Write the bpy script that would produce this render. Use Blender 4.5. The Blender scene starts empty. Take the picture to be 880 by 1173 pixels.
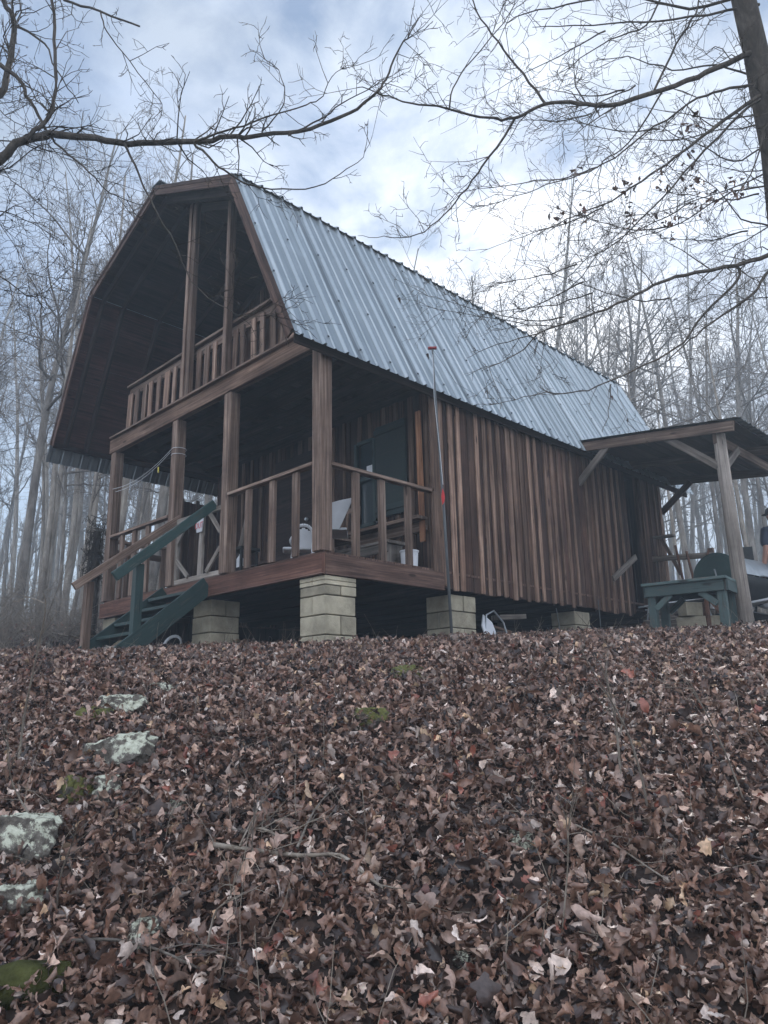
import bpy, math, random
import numpy as np
from mathutils import Vector, Matrix, noise as mnoise
random.seed(11); rng = np.random.default_rng(5)
S = bpy.context.scene; C = S.collection
# ------------------------------------------------------------------ camera frame
CAM = np.array([5.575, -4.694, -1.472])
R = np.array([[0.70297, 0.18756, 0.68604], [0.71100, -0.16134, -0.68443], [-0.01768, 0.96891, -0.24677]])
VIEW = -R[:, 2]
def ray(px, py):
    v = R @ np.array([px-440, -(py-586.5), -876.0]); return v/np.linalg.norm(v)
def at(px, py, depth):                      # point seen at a pixel, `depth` metres along the view axis
    r = ray(px, py); return Vector(CAM + r*depth/float(r@VIEW))
# ------------------------------------------------------------------ ground
def h0(x, y):
    s = (x-5.575)*-.69+(y+4.694)*.69
    t = (x-5.575)*.70+(y+4.694)*.71
    ramp = -3.05+.428*s+.0345*np.clip(t,-12,12)
    plat = -.945-.0557*np.clip(x, -40, 8)+.0796*np.clip(y, -12, 9)+.03*np.clip(y-9, 0, 40)
    plat = plat+.45*np.exp(-(((x+9.5)/3.2)**2+((y-1)/4.5)**2))
    k = .73; d = ramp-plat
    m = np.where(d > k, plat, np.where(d < -k, ramp, np.minimum(ramp, plat)-(k-np.abs(d))**2/(4*k)))
    return np.maximum(m, -9)
def hgt(x, y):
    z = float(h0(np.float64(x), np.float64(y)))
    d = math.hypot(x+2, y-3.5)
    w = min(1, max(.25, (d-3)/6))
    z += .05*w*mnoise.noise(Vector((x*.9, y*.9, 0)))+.022*mnoise.noise(Vector((x*2.7, y*2.7, 3)))
    return z
def gp(px, py):                             # where the sight line meets the ground
    r = ray(px, py); t = 1.0
    while t < 40:
        p = CAM+r*t
        if p[2] < hgt(p[0], p[1]): break
        t += .03
    return Vector(p)
# ------------------------------------------------------------------ mesh helper
class MB:
    def __init__(s): s.v=[]; s.f=[]; s.uv=[]; s.c=[]
    def add(s, verts, faces, uvs, tint):
        o=len(s.v); s.v+=[tuple(v) for v in verts]
        for f,u in zip(faces,uvs):
            s.f.append([i+o for i in f]); s.uv+=u; s.c+=[tint]*len(f)
    def beam(s, p0, p1, w, h, up=(0,0,1), tint=None, jit=.12):
        """board from p0 to p1, w across, h along 'up'; grain runs along the length in the uv map"""
        p0=Vector(p0); p1=Vector(p1); d=(p1-p0); L=d.length; d.normalize()
        u=Vector(up); sx=d.cross(u)
        if sx.length<1e-4: sx=d.cross(Vector((1,0,0)))
        sx.normalize(); u=sx.cross(d).normalized()
        t=tint if tint is not None else 1.0
        if isinstance(t,(int,float)): t=(t,t,t)
        k=1+random.uniform(-jit,jit); t=tuple(a*k for a in t)
        V=[]
        for q in (p0,p1):
            for a,b in ((-1,-1),(1,-1),(1,1),(-1,1)): V.append(q+sx*(a*w/2)+u*(b*h/2))
        ro=random.uniform(0,50); rv=random.uniform(0,50); F=[];U=[]
        per=[0,w,w+h,2*w+h,2*w+2*h]
        for i in range(4):
            j=(i+1)%4
            F.append((i,j,4+j,4+i)); U.append([(ro,rv+per[i]),(ro,rv+per[i+1]),(ro+L,rv+per[i+1]),(ro+L,rv+per[i])])
        F.append((3,2,1,0)); U.append([(ro,rv),(ro+.01,rv+w),(ro+.02,rv+w),(ro,rv)])
        F.append((4,5,6,7)); U.append([(ro,rv),(ro+.01,rv+w),(ro+.02,rv+w),(ro,rv)])
        s.add(V,F,U,(*t,1))
    def box(s, c, d, rz=0, tint=None, jit=.1):
        c=Vector(c); ax=Vector((math.cos(rz),math.sin(rz),0))
        s.beam(c-ax*d[0]/2, c+ax*d[0]/2, d[1], d[2], (0,0,1), tint, jit)
    def tube(s, pts, rad, n=6, tint=1.0, cap=True):
        pts=[Vector(p) for p in pts]; V=[];F=[];U=[]
        prev=None; L=0
        for i,p in enumerate(pts):
            d=(pts[min(i+1,len(pts)-1)]-pts[max(i-1,0)])
            d=d.normalized() if d.length>1e-9 else Vector((0,0,1))
            if prev is None:
                a=d.cross(Vector((0,0,1)));
                if a.length<.1: a=d.cross(Vector((1,0,0)))
            else:
                a=prev-d*prev.dot(d)
                if a.length<1e-6: a=d.cross(Vector((.3,1,0)))
            a.normalize(); prev=a; b=d.cross(a); r=rad[i] if not isinstance(rad,(int,float)) else rad
            for k in range(n):
                t=2*math.pi*k/n; V.append(p+a*(r*math.cos(t))+b*(r*math.sin(t)))
        for i in range(len(pts)-1):
            l2=L+(pts[i+1]-pts[i]).length
            for k in range(n):
                j=(k+1)%n; F.append((i*n+k,i*n+j,(i+1)*n+j,(i+1)*n+k)); w=.1
                U.append([(L,k*w),(L,k*w+w),(l2,k*w+w),(l2,k*w)])
            L=l2
        if cap and n>3:
            F.append(tuple(range(n-1,-1,-1))); U.append([(0,0)]*n)
            m=(len(pts)-1)*n; F.append(tuple(range(m,m+n))); U.append([(0,0)]*n)
        if isinstance(tint,(int,float)): tint=(tint,)*3
        s.add(V,F,U,(*tint,1))
    def prism(s, poly, axis_from, ex, ey, ez, depth, tint=1.0):
        """flat outline poly in the plane (ex,ey), thickness along ez"""
        O=Vector(axis_from); ex=Vector(ex);ey=Vector(ey);ez=Vector(ez); n=len(poly)
        V=[O+ex*a+ey*b for a,b in poly]+[O+ex*a+ey*b+ez*depth for a,b in poly]
        F=[tuple(range(n-1,-1,-1)),tuple(range(n,2*n))]; U=[[(poly[i][1],poly[i][0]) for i in range(n-1,-1,-1)],[(b,a) for a,b in poly]]
        for i in range(n):
            j=(i+1)%n; F.append((i,j,n+j,n+i)); U.append([(0,0),(.1,0),(.1,.1),(0,.1)])
        s.add(V,F,U,(tint,tint,tint,1))
    def lathe(s, c, prof, n=24, tint=1.0, axis=(0,0,1), caps=True):
        c=Vector(c); az=Vector(axis).normalized(); a=az.cross(Vector((0,1,0)) if abs(az.y)<.9 else Vector((1,0,0))).normalized(); b=az.cross(a)
        V=[];F=[];U=[]
        for r,z in prof:
            for k in range(n):
                t=2*math.pi*k/n; V.append(c+az*z+a*(r*math.cos(t))+b*(r*math.sin(t)))
        for i in range(len(prof)-1):
            for k in range(n):
                j=(k+1)%n; F.append((i*n+k,i*n+j,(i+1)*n+j,(i+1)*n+k)); U.append([(k/n,i),(j/n,i),(j/n,i+1),(k/n,i+1)])
        if caps:
            F.append(tuple(range(n-1,-1,-1))); U.append([(0,0)]*n)
            m=(len(prof)-1)*n; F.append(tuple(range(m,m+n))); U.append([(0,0)]*n)
        s.add(V,F,U,(tint,tint,tint,1))
    def build(s, name, mat, parent=None, smooth=False, bevel=0):
        me=bpy.data.meshes.new(name); me.from_pydata(s.v,[],s.f)
        uv=me.uv_layers.new(name='UVMap'); uv.data.foreach_set('uv',np.array(s.uv,dtype=np.float32).ravel())
        ca=me.color_attributes.new('tint','FLOAT_COLOR','CORNER'); ca.data.foreach_set('color',np.array(s.c,dtype=np.float32).ravel())
        me.materials.append(mat)
        if smooth: me.shade_smooth()
        o=bpy.data.objects.new(name,me); C.objects.link(o)
        if bevel:
            m=o.modifiers.new('bevel','BEVEL'); m.width=bevel; m.segments=1; m.limit_method='ANGLE'
        if parent is not None:
            o.parent=parent; o.matrix_parent_inverse=Matrix.Translation(parent.location).inverted() if not parent.parent else Matrix.Identity(4)
            if parent.type=='MESH' and parent.parent is None: o.matrix_parent_inverse=Matrix.Identity(4)
        return o
def tag(o,label,cat,group=None,kind=None):
    o['label']=label; o['category']=cat
    if group: o['group']=group
    if kind: o['kind']=kind
    return o
def thing(name,loc,label,cat,group=None):
    o=bpy.data.objects.new(name,None); o.empty_display_size=.2; o.location=loc; C.objects.link(o)
    return tag(o,label,cat,group)
# ------------------------------------------------------------------ materials
def newmat(n):
    m=bpy.data.materials.new(n); m.use_nodes=True; nt=m.node_tree; b=nt.nodes['Principled BSDF']; return m,nt,b
def N(nt,t,**k):
    n=nt.nodes.new(t)
    for a,v in k.items(): setattr(n,a,v)
    return n
def ramp(nt,fac,stops):
    r=N(nt,'ShaderNodeValToRGB'); e=r.color_ramp.elements
    while len(e)<len(stops): e.new(.5)
    for i,(p,c) in enumerate(stops): e[i].position=p; e[i].color=(*c,1) if len(c)==3 else c
    nt.links.new(fac,r.inputs[0]); return r.outputs[0]
def mul(nt,a,b,mode='MULTIPLY',fac=1.0):
    m=N(nt,'ShaderNodeMix',data_type='RGBA',blend_type=mode); m.inputs[0].default_value=fac
    for s,i in ((a,6),(b,7)):
        if hasattr(s,'links'): nt.links.new(s,m.inputs[i])
        else: m.inputs[i].default_value=(*s,1)
    return m.outputs[2],m
def noisetex(nt,vec,scale,detail=5,rough=.6,mapscale=None,dist=0):
    n=N(nt,'ShaderNodeTexNoise'); n.inputs['Scale'].default_value=scale; n.inputs['Detail'].default_value=detail; n.inputs['Roughness'].default_value=rough; n.inputs['Distortion'].default_value=dist
    if mapscale:
        mp=N(nt,'ShaderNodeMapping'); mp.inputs['Scale'].default_value=mapscale; nt.links.new(vec,mp.inputs[0]); vec=mp.outputs[0]
    nt.links.new(vec,n.inputs[0]); return n.outputs[0]
def wood(name,dark,mid,light,rough=.85,wear=.5,paint=None):
    m,nt,b=newmat(name); L=nt.links
    uv=N(nt,'ShaderNodeUVMap').outputs[0]; ob=N(nt,'ShaderNodeTexCoord').outputs['Object']
    g=noisetex(nt,uv,1,8,.65,(1.1,34,1),.25)
    col=ramp(nt,g,[(.32,dark),(.5,mid),(.72,light)])
    g2=noisetex(nt,uv,1,4,.6,(.8,5,1),.6)
    col,_=mul(nt,col,ramp(nt,g2,[(.3,(.6,.55,.52)),(.55,(1,1,1)),(.72,(1.35,1.3,1.28))]))
    st=noisetex(nt,ob,1.3,6,.7)
    col,_=mul(nt,col,ramp(nt,st,[(.35,(.62,.6,.6)),(.6,(1,1,1))]))
    if paint:
        pn=noisetex(nt,uv,1,6,.75,(5,30,1),.5)
        mk=ramp(nt,pn,[(.55,(0,0,0)),(.63,(1,1,1))])
        pc=ramp(nt,st,[(.3,tuple(a*.7 for a in paint)),(.7,tuple(min(1,a*1.25) for a in paint))])
        mx=N(nt,'ShaderNodeMix',data_type='RGBA'); L.new(mk,mx.inputs[0]); L.new(pc,mx.inputs[6]); L.new(col,mx.inputs[7]); col=mx.outputs[2]
    vo=N(nt,'ShaderNodeTexVoronoi'); vo.inputs['Scale'].default_value=1; vm=N(nt,'ShaderNodeMapping'); vm.inputs['Scale'].default_value=(1.7,6,1); L.new(uv,vm.inputs[0]); L.new(vm.outputs[0],vo.inputs[0])
    col,_=mul(nt,col,ramp(nt,vo.outputs['Distance'],[(.07,(.28,.24,.22)),(.13,(1,1,1))]))
    cr=noisetex(nt,uv,1,2,.5,(1.6,70,1),.1)
    col,_=mul(nt,col,ramp(nt,cr,[(.30,(.35,.33,.32)),(.36,(1,1,1))]))
    t=N(nt,'ShaderNodeVertexColor',layer_name='tint').outputs[0]
    col,_=mul(nt,col,t)
    L.new(col,b.inputs['Base Color']); b.inputs['Roughness'].default_value=rough; b.inputs['Specular IOR Level'].default_value=.25
    bp=N(nt,'ShaderNodeBump'); bp.inputs['Strength'].default_value=.55; bp.inputs['Distance'].default_value=.006; L.new(g,bp.inputs['Height']); L.new(bp.outputs[0],b.inputs['Normal'])
    return m
M_side=wood('barn_siding_wood',(.034,.018,.013),(.105,.058,.042),(.21,.135,.10))
M_batt=wood('weathered_batten_wood',(.085,.052,.037),(.21,.138,.10),(.40,.29,.22))
M_post=wood('weathered_post_wood',(.07,.046,.034),(.18,.122,.09),(.37,.28,.22))
M_red=wood('rim_board_wood',(.06,.034,.026),(.14,.08,.058),(.26,.17,.13))
M_dark=wood('shaded_sheathing_wood',(.02,.012,.010),(.05,.03,.025),(.09,.06,.05))  # darker brown wood for sheathing, joists and plank door
M_grey=wood('silvered_wood',(.11,.095,.08),(.22,.19,.16),(.36,.32,.28))
M_green=wood('worn_green_painted_wood',(.03,.035,.03),(.07,.075,.065),(.14,.14,.12),rough=.6,paint=(.026,.050,.046))
M_green2=wood('faded_green_painted_wood',(.08,.06,.05),(.13,.11,.09),(.2,.17,.14),rough=.65,paint=(.075,.108,.10))
def plain(name,col,rough=.6,metal=0,nscale=8,var=.35,bump=.2,spec=.4,use_tint=True):
    m,nt,b=newmat(name); L=nt.links; ob=N(nt,'ShaderNodeTexCoord').outputs['Object']
    n=noisetex(nt,ob,nscale,6,.65)
    c=ramp(nt,n,[(.3,tuple(a*(1-var) for a in col)),(.7,tuple(min(1,a*(1+var)) for a in col))])
    if use_tint:
        c,_=mul(nt,c,N(nt,'ShaderNodeVertexColor',layer_name='tint').outputs[0])
    L.new(c,b.inputs['Base Color']); b.inputs['Roughness'].default_value=rough; b.inputs['Metallic'].default_value=metal; b.inputs['Specular IOR Level'].default_value=spec
    if bump:
        bp=N(nt,'ShaderNodeBump'); bp.inputs['Strength'].default_value=bump; bp.inputs['Distance'].default_value=.01
        n2=noisetex(nt,ob,nscale*6,5,.7); L.new(n2,bp.inputs['Height']); L.new(bp.outputs[0],b.inputs['Normal'])
    return m
M_block=plain('concrete_block',(.33,.29,.21),.95,0,3.2,.42,.9,.2)
M_white=plain('dirty_white_plastic',(.62,.63,.64),.55,0,4,.12,.05)
M_blk=plain('black_metal',(.02,.022,.022),.5,.4,6,.4,.2)
M_silver=plain('dull_galvanised_steel',(.34,.36,.37),.5,.8,5,.2,.1)
M_rust=plain('rusty_metal',(.14,.07,.045),.8,.3,9,.5,.3)
M_redp=plain('red_cloth',(.5,.035,.035),.7,0,9,.2,.1)
M_skin=plain('skin',(.42,.22,.16),.55,0,9,.08,.05,use_tint=False)
M_shirt=plain('navy_cotton',(.035,.045,.075),.9,0,12,.2,.3,use_tint=False)
M_jean=plain('blue_denim',(.05,.075,.13),.9,0,14,.25,.3,use_tint=False)
M_hair=plain('dark_cap_cloth',(.03,.03,.034),.9,0,14,.25,.3,use_tint=False)
M_pole=plain('pale_grey_pole',(.10,.105,.105),.6,0,6,.2,.1)
M_yel=plain('yellow_plastic',(.6,.5,.08),.5,0,6,.2,.1)
def roofmat():
    m,nt,b=newmat('ribbed_sheet_metal'); L=nt.links; uv=N(nt,'ShaderNodeUVMap').outputs[0]
    st=noisetex(nt,uv,1,6,.6,(.5,9.0,1)); bl=noisetex(nt,uv,2.2,5,.6)
    c=ramp(nt,st,[(.3,(.25,.285,.30)),(.5,(.32,.355,.37)),(.7,(.39,.42,.43))])
    c,_=mul(nt,c,ramp(nt,bl,[(.3,(.9,.91,.91)),(.6,(1,1,1))]))
    c,_=mul(nt,c,N(nt,'ShaderNodeVertexColor',layer_name='tint').outputs[0])
    L.new(c,b.inputs['Base Color']); b.inputs['Metallic'].default_value=.75
    rr=N(nt,'ShaderNodeMapRange'); L.new(bl,rr.inputs[0]); rr.inputs[3].default_value=.28; rr.inputs[4].default_value=.5; L.new(rr.outputs[0],b.inputs['Roughness'])
    bp=N(nt,'ShaderNodeBump'); bp.inputs['Strength'].default_value=.25; bp.inputs['Distance'].default_value=.01; L.new(noisetex(nt,uv,6,3,.5),bp.inputs['Height']); L.new(bp.outputs[0],b.inputs['Normal'])
    return m
M_roof=roofmat()
def bark(name,a,bcol,c,sc=6):
    m,nt,b=newmat(name); L=nt.links; ob=N(nt,'ShaderNodeTexCoord').outputs['Object']
    n=noisetex(nt,ob,sc,7,.7,(1,1,.25),.4); n2=noisetex(nt,ob,1.1,4,.6)
    col=ramp(nt,n,[(.3,a),(.5,bcol),(.7,c)]); col,_=mul(nt,col,ramp(nt,n2,[(.35,(.75,.75,.75)),(.65,(1.2,1.2,1.17))]))
    oi=N(nt,'ShaderNodeObjectInfo').outputs['Random']; col,_=mul(nt,col,ramp(nt,oi,[(0,(.75,.75,.76)),(1,(1.3,1.27,1.22))]))
    L.new(col,b.inputs['Base Color']); b.inputs['Roughness'].default_value=.95; b.inputs['Specular IOR Level'].default_value=.15
    bp=N(nt,'ShaderNodeBump'); bp.inputs['Strength'].default_value=.9; bp.inputs['Distance'].default_value=.02; L.new(n,bp.inputs['Height']); L.new(bp.outputs[0],b.inputs['Normal'])
    return m
M_barkf=bark('near_dark_bark',(.03,.026,.022),(.065,.055,.047),(.12,.105,.09),14)
M_bark=bark('grey_bark',(.11,.095,.08),(.21,.185,.16),(.34,.31,.275))
M_twig=bark('grey_twig',(.09,.08,.07),(.16,.14,.125),(.25,.225,.2),9)
M_brush=bark('brush_stems',(.13,.11,.095),(.22,.195,.17),(.32,.29,.26),9)
M_stick=bark('dry_stick',(.10,.08,.07),(.2,.17,.14),(.34,.3,.26),18)
def leafmat():
    m,nt,b=newmat('dead_oak_leaf'); L=nt.links
    t=N(nt,'ShaderNodeVertexColor',layer_name='tint').outputs[0]; ob=N(nt,'ShaderNodeTexCoord').outputs['Object']
    n=noisetex(nt,ob,55,4,.6); c,_=mul(nt,t,ramp(nt,n,[(.3,(.62,.6,.6)),(.65,(1.15,1.15,1.15))]))
    g=N(nt,'ShaderNodeNewGeometry'); mx=N(nt,'ShaderNodeMix',data_type='RGBA'); L.new(g.outputs['Backfacing'],mx.inputs[0]); L.new(c,mx.inputs[6])
    c2,_=mul(nt,c,(1.3,1.27,1.24)); L.new(c2,mx.inputs[7]); L.new(mx.outputs[2],b.inputs['Base Color'])
    b.inputs['Roughness'].default_value=.4; b.inputs['Specular IOR Level'].default_value=.6
    tr=N(nt,'ShaderNodeBsdfTranslucent'); L.new(c,tr.inputs[0]); ms=N(nt,'ShaderNodeMixShader'); ms.inputs[0].default_value=.2
    out=nt.nodes['Material Output']; L.new(b.outputs[0],ms.inputs[1]); L.new(tr.outputs[0],ms.inputs[2]); L.new(ms.outputs[0],out.inputs[0])
    bp=N(nt,'ShaderNodeBump'); bp.inputs['Strength'].default_value=.4; bp.inputs['Distance'].default_value=.003; L.new(noisetex(nt,ob,120,3,.6),bp.inputs['Height']); L.new(bp.outputs[0],b.inputs['Normal'])
    return m
M_leaf=leafmat()
def groundmat():
    m,nt,b=newmat('forest_soil'); L=nt.links; ob=N(nt,'ShaderNodeTexCoord').outputs['Object']
    n=noisetex(nt,ob,9,8,.75); v=N(nt,'ShaderNodeTexVoronoi'); v.inputs['Scale'].default_value=16; L.new(ob,v.inputs[0])
    c=ramp(nt,n,[(.3,(.014,.009,.006)),(.5,(.035,.022,.016)),(.7,(.07,.048,.036))])  # soil kept dark so gaps between leaves look like shadow
    c,_=mul(nt,c,ramp(nt,v.outputs['Color'],[(.2,(.6,.55,.55)),(.8,(1.5,1.4,1.35))]))
    L.new(c,b.inputs['Base Color']); b.inputs['Roughness'].default_value=.95
    bp=N(nt,'ShaderNodeBump'); bp.inputs['Strength'].default_value=.8; bp.inputs['Distance'].default_value=.04; L.new(v.outputs['Distance'],bp.inputs['Height']); L.new(bp.outputs[0],b.inputs['Normal'])
    return m
def rockmat(moss):
    m,nt,b=newmat('lichen_rock' if moss<.5 else 'mossy_rock'); L=nt.links; ob=N(nt,'ShaderNodeTexCoord').outputs['Object']
    n=noisetex(nt,ob,7,8,.7); c=ramp(nt,n,[(.3,(.055,.045,.036)),(.5,(.15,.13,.105)),(.7,(.27,.245,.21))]); c,_=mul(nt,c,ramp(nt,noisetex(nt,ob,38,5,.75),[(.35,(.45,.43,.42)),(.6,(1.1,1.1,1.1))]))
    g=N(nt,'ShaderNodeNewGeometry'); sx=N(nt,'ShaderNodeSeparateXYZ'); L.new(g.outputs['Normal'],sx.inputs[0])
    ln=noisetex(nt,ob,7,9,.82)
    ma=N(nt,'ShaderNodeMath',operation='MULTIPLY_ADD'); L.new(sx.outputs[2],ma.inputs[0]); ma.inputs[1].default_value=.16; L.new(ln,ma.inputs[2])
    mk=ramp(nt,ma.outputs[0],[(.57 if moss<.5 else .48,(0,0,0)),(.60 if moss<.5 else .54,(1,1,1))])
    lc=ramp(nt,noisetex(nt,ob,26,5,.7),[(.38,(.16,.15,.11)),(.5,(.5,.5,.38)),(.7,(.62,.62,.5))]) if moss<.5 else ramp(nt,noisetex(nt,ob,40,4,.7),[(.3,(.04,.045,.012)),(.65,(.15,.145,.035))])
    mx=N(nt,'ShaderNodeMix',data_type='RGBA'); L.new(mk,mx.inputs[0]); L.new(c,mx.inputs[6]); L.new(lc,mx.inputs[7])
    L.new(mx.outputs[2],b.inputs['Base Color']); b.inputs['Roughness'].default_value=.95
    bp=N(nt,'ShaderNodeBump'); bp.inputs['Strength'].default_value=.8; bp.inputs['Distance'].default_value=.02; L.new(noisetex(nt,ob,30,6,.7),bp.inputs['Height']); L.new(bp.outputs[0],b.inputs['Normal'])
    return m
M_rock=rockmat(.2); M_moss=rockmat(.9)
M_moslog=plain('thick_green_moss',(.05,.052,.018),1.0,0,11,.75,1.0,.1,use_tint=False)
M_glass=plain('dark_window_glass',(.03,.045,.05),.08,0,3,.2,0,.6)
# ------------------------------------------------------------------ ground sheet
def build_ground():
    a=np.concatenate([-np.geomspace(110,8,30),np.arange(-7.8,7.8,.12),np.geomspace(8,110,30)])
    xs=a+1.0; ys=a-1.0; n=len(a); V=[]
    for y in ys:
        for x in xs: V.append((x,y,hgt(x,y)))
    F=[(j*n+i,j*n+i+1,(j+1)*n+i+1,(j+1)*n+i) for j in range(n-1) for i in range(n-1)]
    me=bpy.data.meshes.new('ground'); me.from_pydata(V,[],F); me.materials.append(groundmat()); me.shade_smooth()
    o=bpy.data.objects.new('ground',me); C.objects.link(o); o['kind']='structure'; o['label']='brown sloping forest floor under the leaf litter'
build_ground()
# ------------------------------------------------------------------ leaf litter
def leaf_templates(k,n=11,cols=(-1,-.5,0,.5,1)):
    T=[]
    for t in range(k):
        u=np.linspace(0,1,n); nc=len(cols)
        env=np.sin(np.pi*np.clip(u*.93+.05,0,1)**1.15)**.75*random.uniform(.2,.31)
        lob=1+.34*np.cos(u*np.pi*2*random.choice((2.5,3,3.5))+random.uniform(0,1)); kind=random.random()
        if kind<.3: lob=1+.1*np.cos(u*20)
        wL=env*lob*random.uniform(.8,1.15)*(1+.15*rng.standard_normal(n)); wR=env*np.roll(lob,random.choice((0,1)))*(1+.15*rng.standard_normal(n))
        wL[0]=wR[0]=.02; wL[-1]=wR[-1]=.03
        bend=random.uniform(-2.4,3.0); cup=random.choice((-1,1,1))*random.uniform(.5,11); fold=random.uniform(-.5,.7); tw=random.uniform(-1.8,1.8)
        ang=bend*(u-.3); x=np.cumsum(np.cos(ang))/n; z=np.cumsum(np.sin(ang))/n
        P=[]
        for i in range(n):
            for cc in cols:
                sgn=-1 if cc<0 else 1; w=(wL[i] if cc<0 else wR[i])*abs(cc)
                kk=cup*(1+.6*math.sin(u[i]*4+t)); kk=kk if abs(kk)>.05 else .05
                yy=sgn*math.sin(min(2.6,abs(kk*w)))/abs(kk); zz=(1-math.cos(min(2.6,abs(kk*w))))/kk+fold*abs(w)+random.gauss(0,.017)
                a2=tw*(u[i]-.5); P.append((x[i]-.5,yy*math.cos(a2)-zz*math.sin(a2),z[i]+yy*math.sin(a2)+zz*math.cos(a2)))
        F=[]
        for i in range(n-1):
            for j in range(nc-1): F.append((i*nc+j,i*nc+j+1,(i+1)*nc+j+1,(i+1)*nc+j))
        T.append((np.array(P),np.array(F)))
    return T
PAL=np.array([(.088,.048,.033),(.13,.074,.051),(.168,.104,.075),(.056,.031,.022),(.24,.165,.125),(.36,.29,.245),(.32,.22,.14),(.135,.05,.034),(.032,.022,.019),(.50,.42,.36),(.20,.137,.108)])
PW=np.array([.16,.17,.15,.12,.11,.045,.02,.02,.11,.01,.085]); PW/=PW.sum()
def litter(name,pts,sizes,lift,label,up=.75,T=None,dark=1.0):
    T=T or leaf_templates(22); n=len(pts); k=len(T); vc=len(T[0][0])
    V=np.empty((n,vc,3),np.float32); ti=rng.integers(0,k,n)
    yaw=rng.uniform(0,2*np.pi,n); tilt=rng.normal(0,up,n)*(rng.random(n)<.75); roll=rng.normal(0,up*1.1,n)+(rng.random(n)<.3)*np.pi
    base=np.stack([t[0] for t in T])[ti]
    cr,sr=np.cos(roll),np.sin(roll); ct,st=np.cos(tilt),np.sin(tilt); cy,sy=np.cos(yaw),np.sin(yaw)
    X,Y,Z=base[...,0]*sizes[:,None],base[...,1]*sizes[:,None],base[...,2]*sizes[:,None]
    Y,Z=Y*cr[:,None]-Z*sr[:,None],Y*sr[:,None]+Z*cr[:,None]
    X,Z=X*ct[:,None]-Z*st[:,None],X*st[:,None]+Z*ct[:,None]
    X,Y=X*cy[:,None]-Y*sy[:,None],X*sy[:,None]+Y*cy[:,None]
    Z=Z-Z.min(axis=1,keepdims=True)*.6
    V[...,0]=X+pts[:,0:1]; V[...,1]=Y+pts[:,1:2]; V[...,2]=Z+pts[:,2:3]+lift[:,None]
    F=(T[0][1][None]+(np.arange(n)*vc)[:,None,None]).reshape(-1,4)
    me=bpy.data.meshes.new(name); me.vertices.add(n*vc); me.vertices.foreach_set('co',V.ravel())
    me.loops.add(len(F)*4); me.loops.foreach_set('vertex_index',F.ravel().astype(np.int32))
    me.polygons.add(len(F)); me.polygons.foreach_set('loop_start',np.arange(0,len(F)*4,4,dtype=np.int32)); me.update(calc_edges=True)
    col=PAL[rng.choice(len(PAL),n,p=PW)]*1.5*rng.uniform(.45,1.6,(n,1))*dark
    cv=np.ones((n,vc,4),np.float32); cv[...,:3]=col[:,None,:]
    # colour belongs to the leaf: brown tips and veins
    cv[...,:3]*=rng.uniform(.85,1.15,(n,vc,1))
    ca=me.color_attributes.new('tint','FLOAT_COLOR','POINT'); ca.data.foreach_set('color',cv.ravel())
    me.materials.append(M_leaf); me.shade_smooth()
    o=bpy.data.objects.new(name,me); C.objects.link(o); o['label']=label; o['kind']='stuff'; return o
def scatter(n,dmin,dmax,power,amax=.62):
    P=[]
    az0=math.atan2(VIEW[1],VIEW[0])
    u=rng.random(n*2); d=(dmin**power+(dmax**power-dmin**power)*u)**(1/power); a=az0+rng.uniform(-amax,amax,n*2)
    for dd,aa in zip(d,a):
        x=CAM[0]+dd*math.cos(aa); y=CAM[1]+dd*math.sin(aa)
        if -4.5<x<-.05 and y>.6 and y<7: continue
        P.append((x,y,hgt(x,y)+.045*mnoise.noise(Vector((x*6,y*6,9)))))
        if len(P)>=n: break
    return np.array(P)
TL=leaf_templates(30)
TF=leaf_templates(24,6,(-1,0,1))
p=scatter(66000,.9,5.6,1.45); litter('leaf_litter',p,rng.uniform(.028,.066,len(p))*rng.uniform(.85,1.15,len(p)),rng.uniform(-.012,.045,len(p)),'thick brown oak leaf litter covering the near slope',T=TL)
p=scatter(1400,.9,5.6,1.3); litter('leaf_litter',p,rng.uniform(.07,.105,len(p)),rng.uniform(.02,.05,len(p)),'larger curled dead oak leaves lying on top of the litter',T=TL)
p=scatter(60000,5.2,11,1.6); litter('leaf_litter',p,rng.uniform(.045,.095,len(p)),rng.uniform(-.005,.04,len(p)),'brown oak leaf litter along the top of the slope by the cabin',T=TF)
pp=[]
for (x0,x1,y0,y1) in ((-.34,.06,.0,.41),(-2.42,-2.02,.06,.46),(-.42,-.03,1.95,2.4),(-.42,-.03,4.55,4.95),(1.95,2.15,4.88,5.08)):
    for k in range(170):
        x=random.uniform(x0-.15,x1+.15); y=random.uniform(y0-.15,y1+.12)
        if x0<x<x1 and y0<y<y1: continue
        pp.append((x,y,hgt(x,y)+random.uniform(.02,.09)))
pp=np.array(pp); litter('leaf_litter',pp,rng.uniform(.05,.09,len(pp)),np.zeros(len(pp)),'dead leaves drifted against the block piers',T=TF)
p=scatter(16000,11,34,1.6,.7); litter('leaf_litter',p,rng.uniform(.09,.17,len(p)),rng.uniform(0,.04,len(p)),'brown leaf litter on the woodland floor behind the cabin',T=TF)
# ------------------------------------------------------------------ CABIN
cabin=thing('cabin',(0,0,0),'two storey wooden cabin with gambrel metal roof, open porch and loft balcony','cabin')
SL=1.74; XL=-4.62; WEND=6.2; YB=7.5
def P(name,mb,mat,par=cabin,label=None,smooth=False,bevel=.003):
    o=mb.build(name,mat,par,smooth,bevel)
    if label: o['label']=label
    return o
rr=random.uniform
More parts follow.
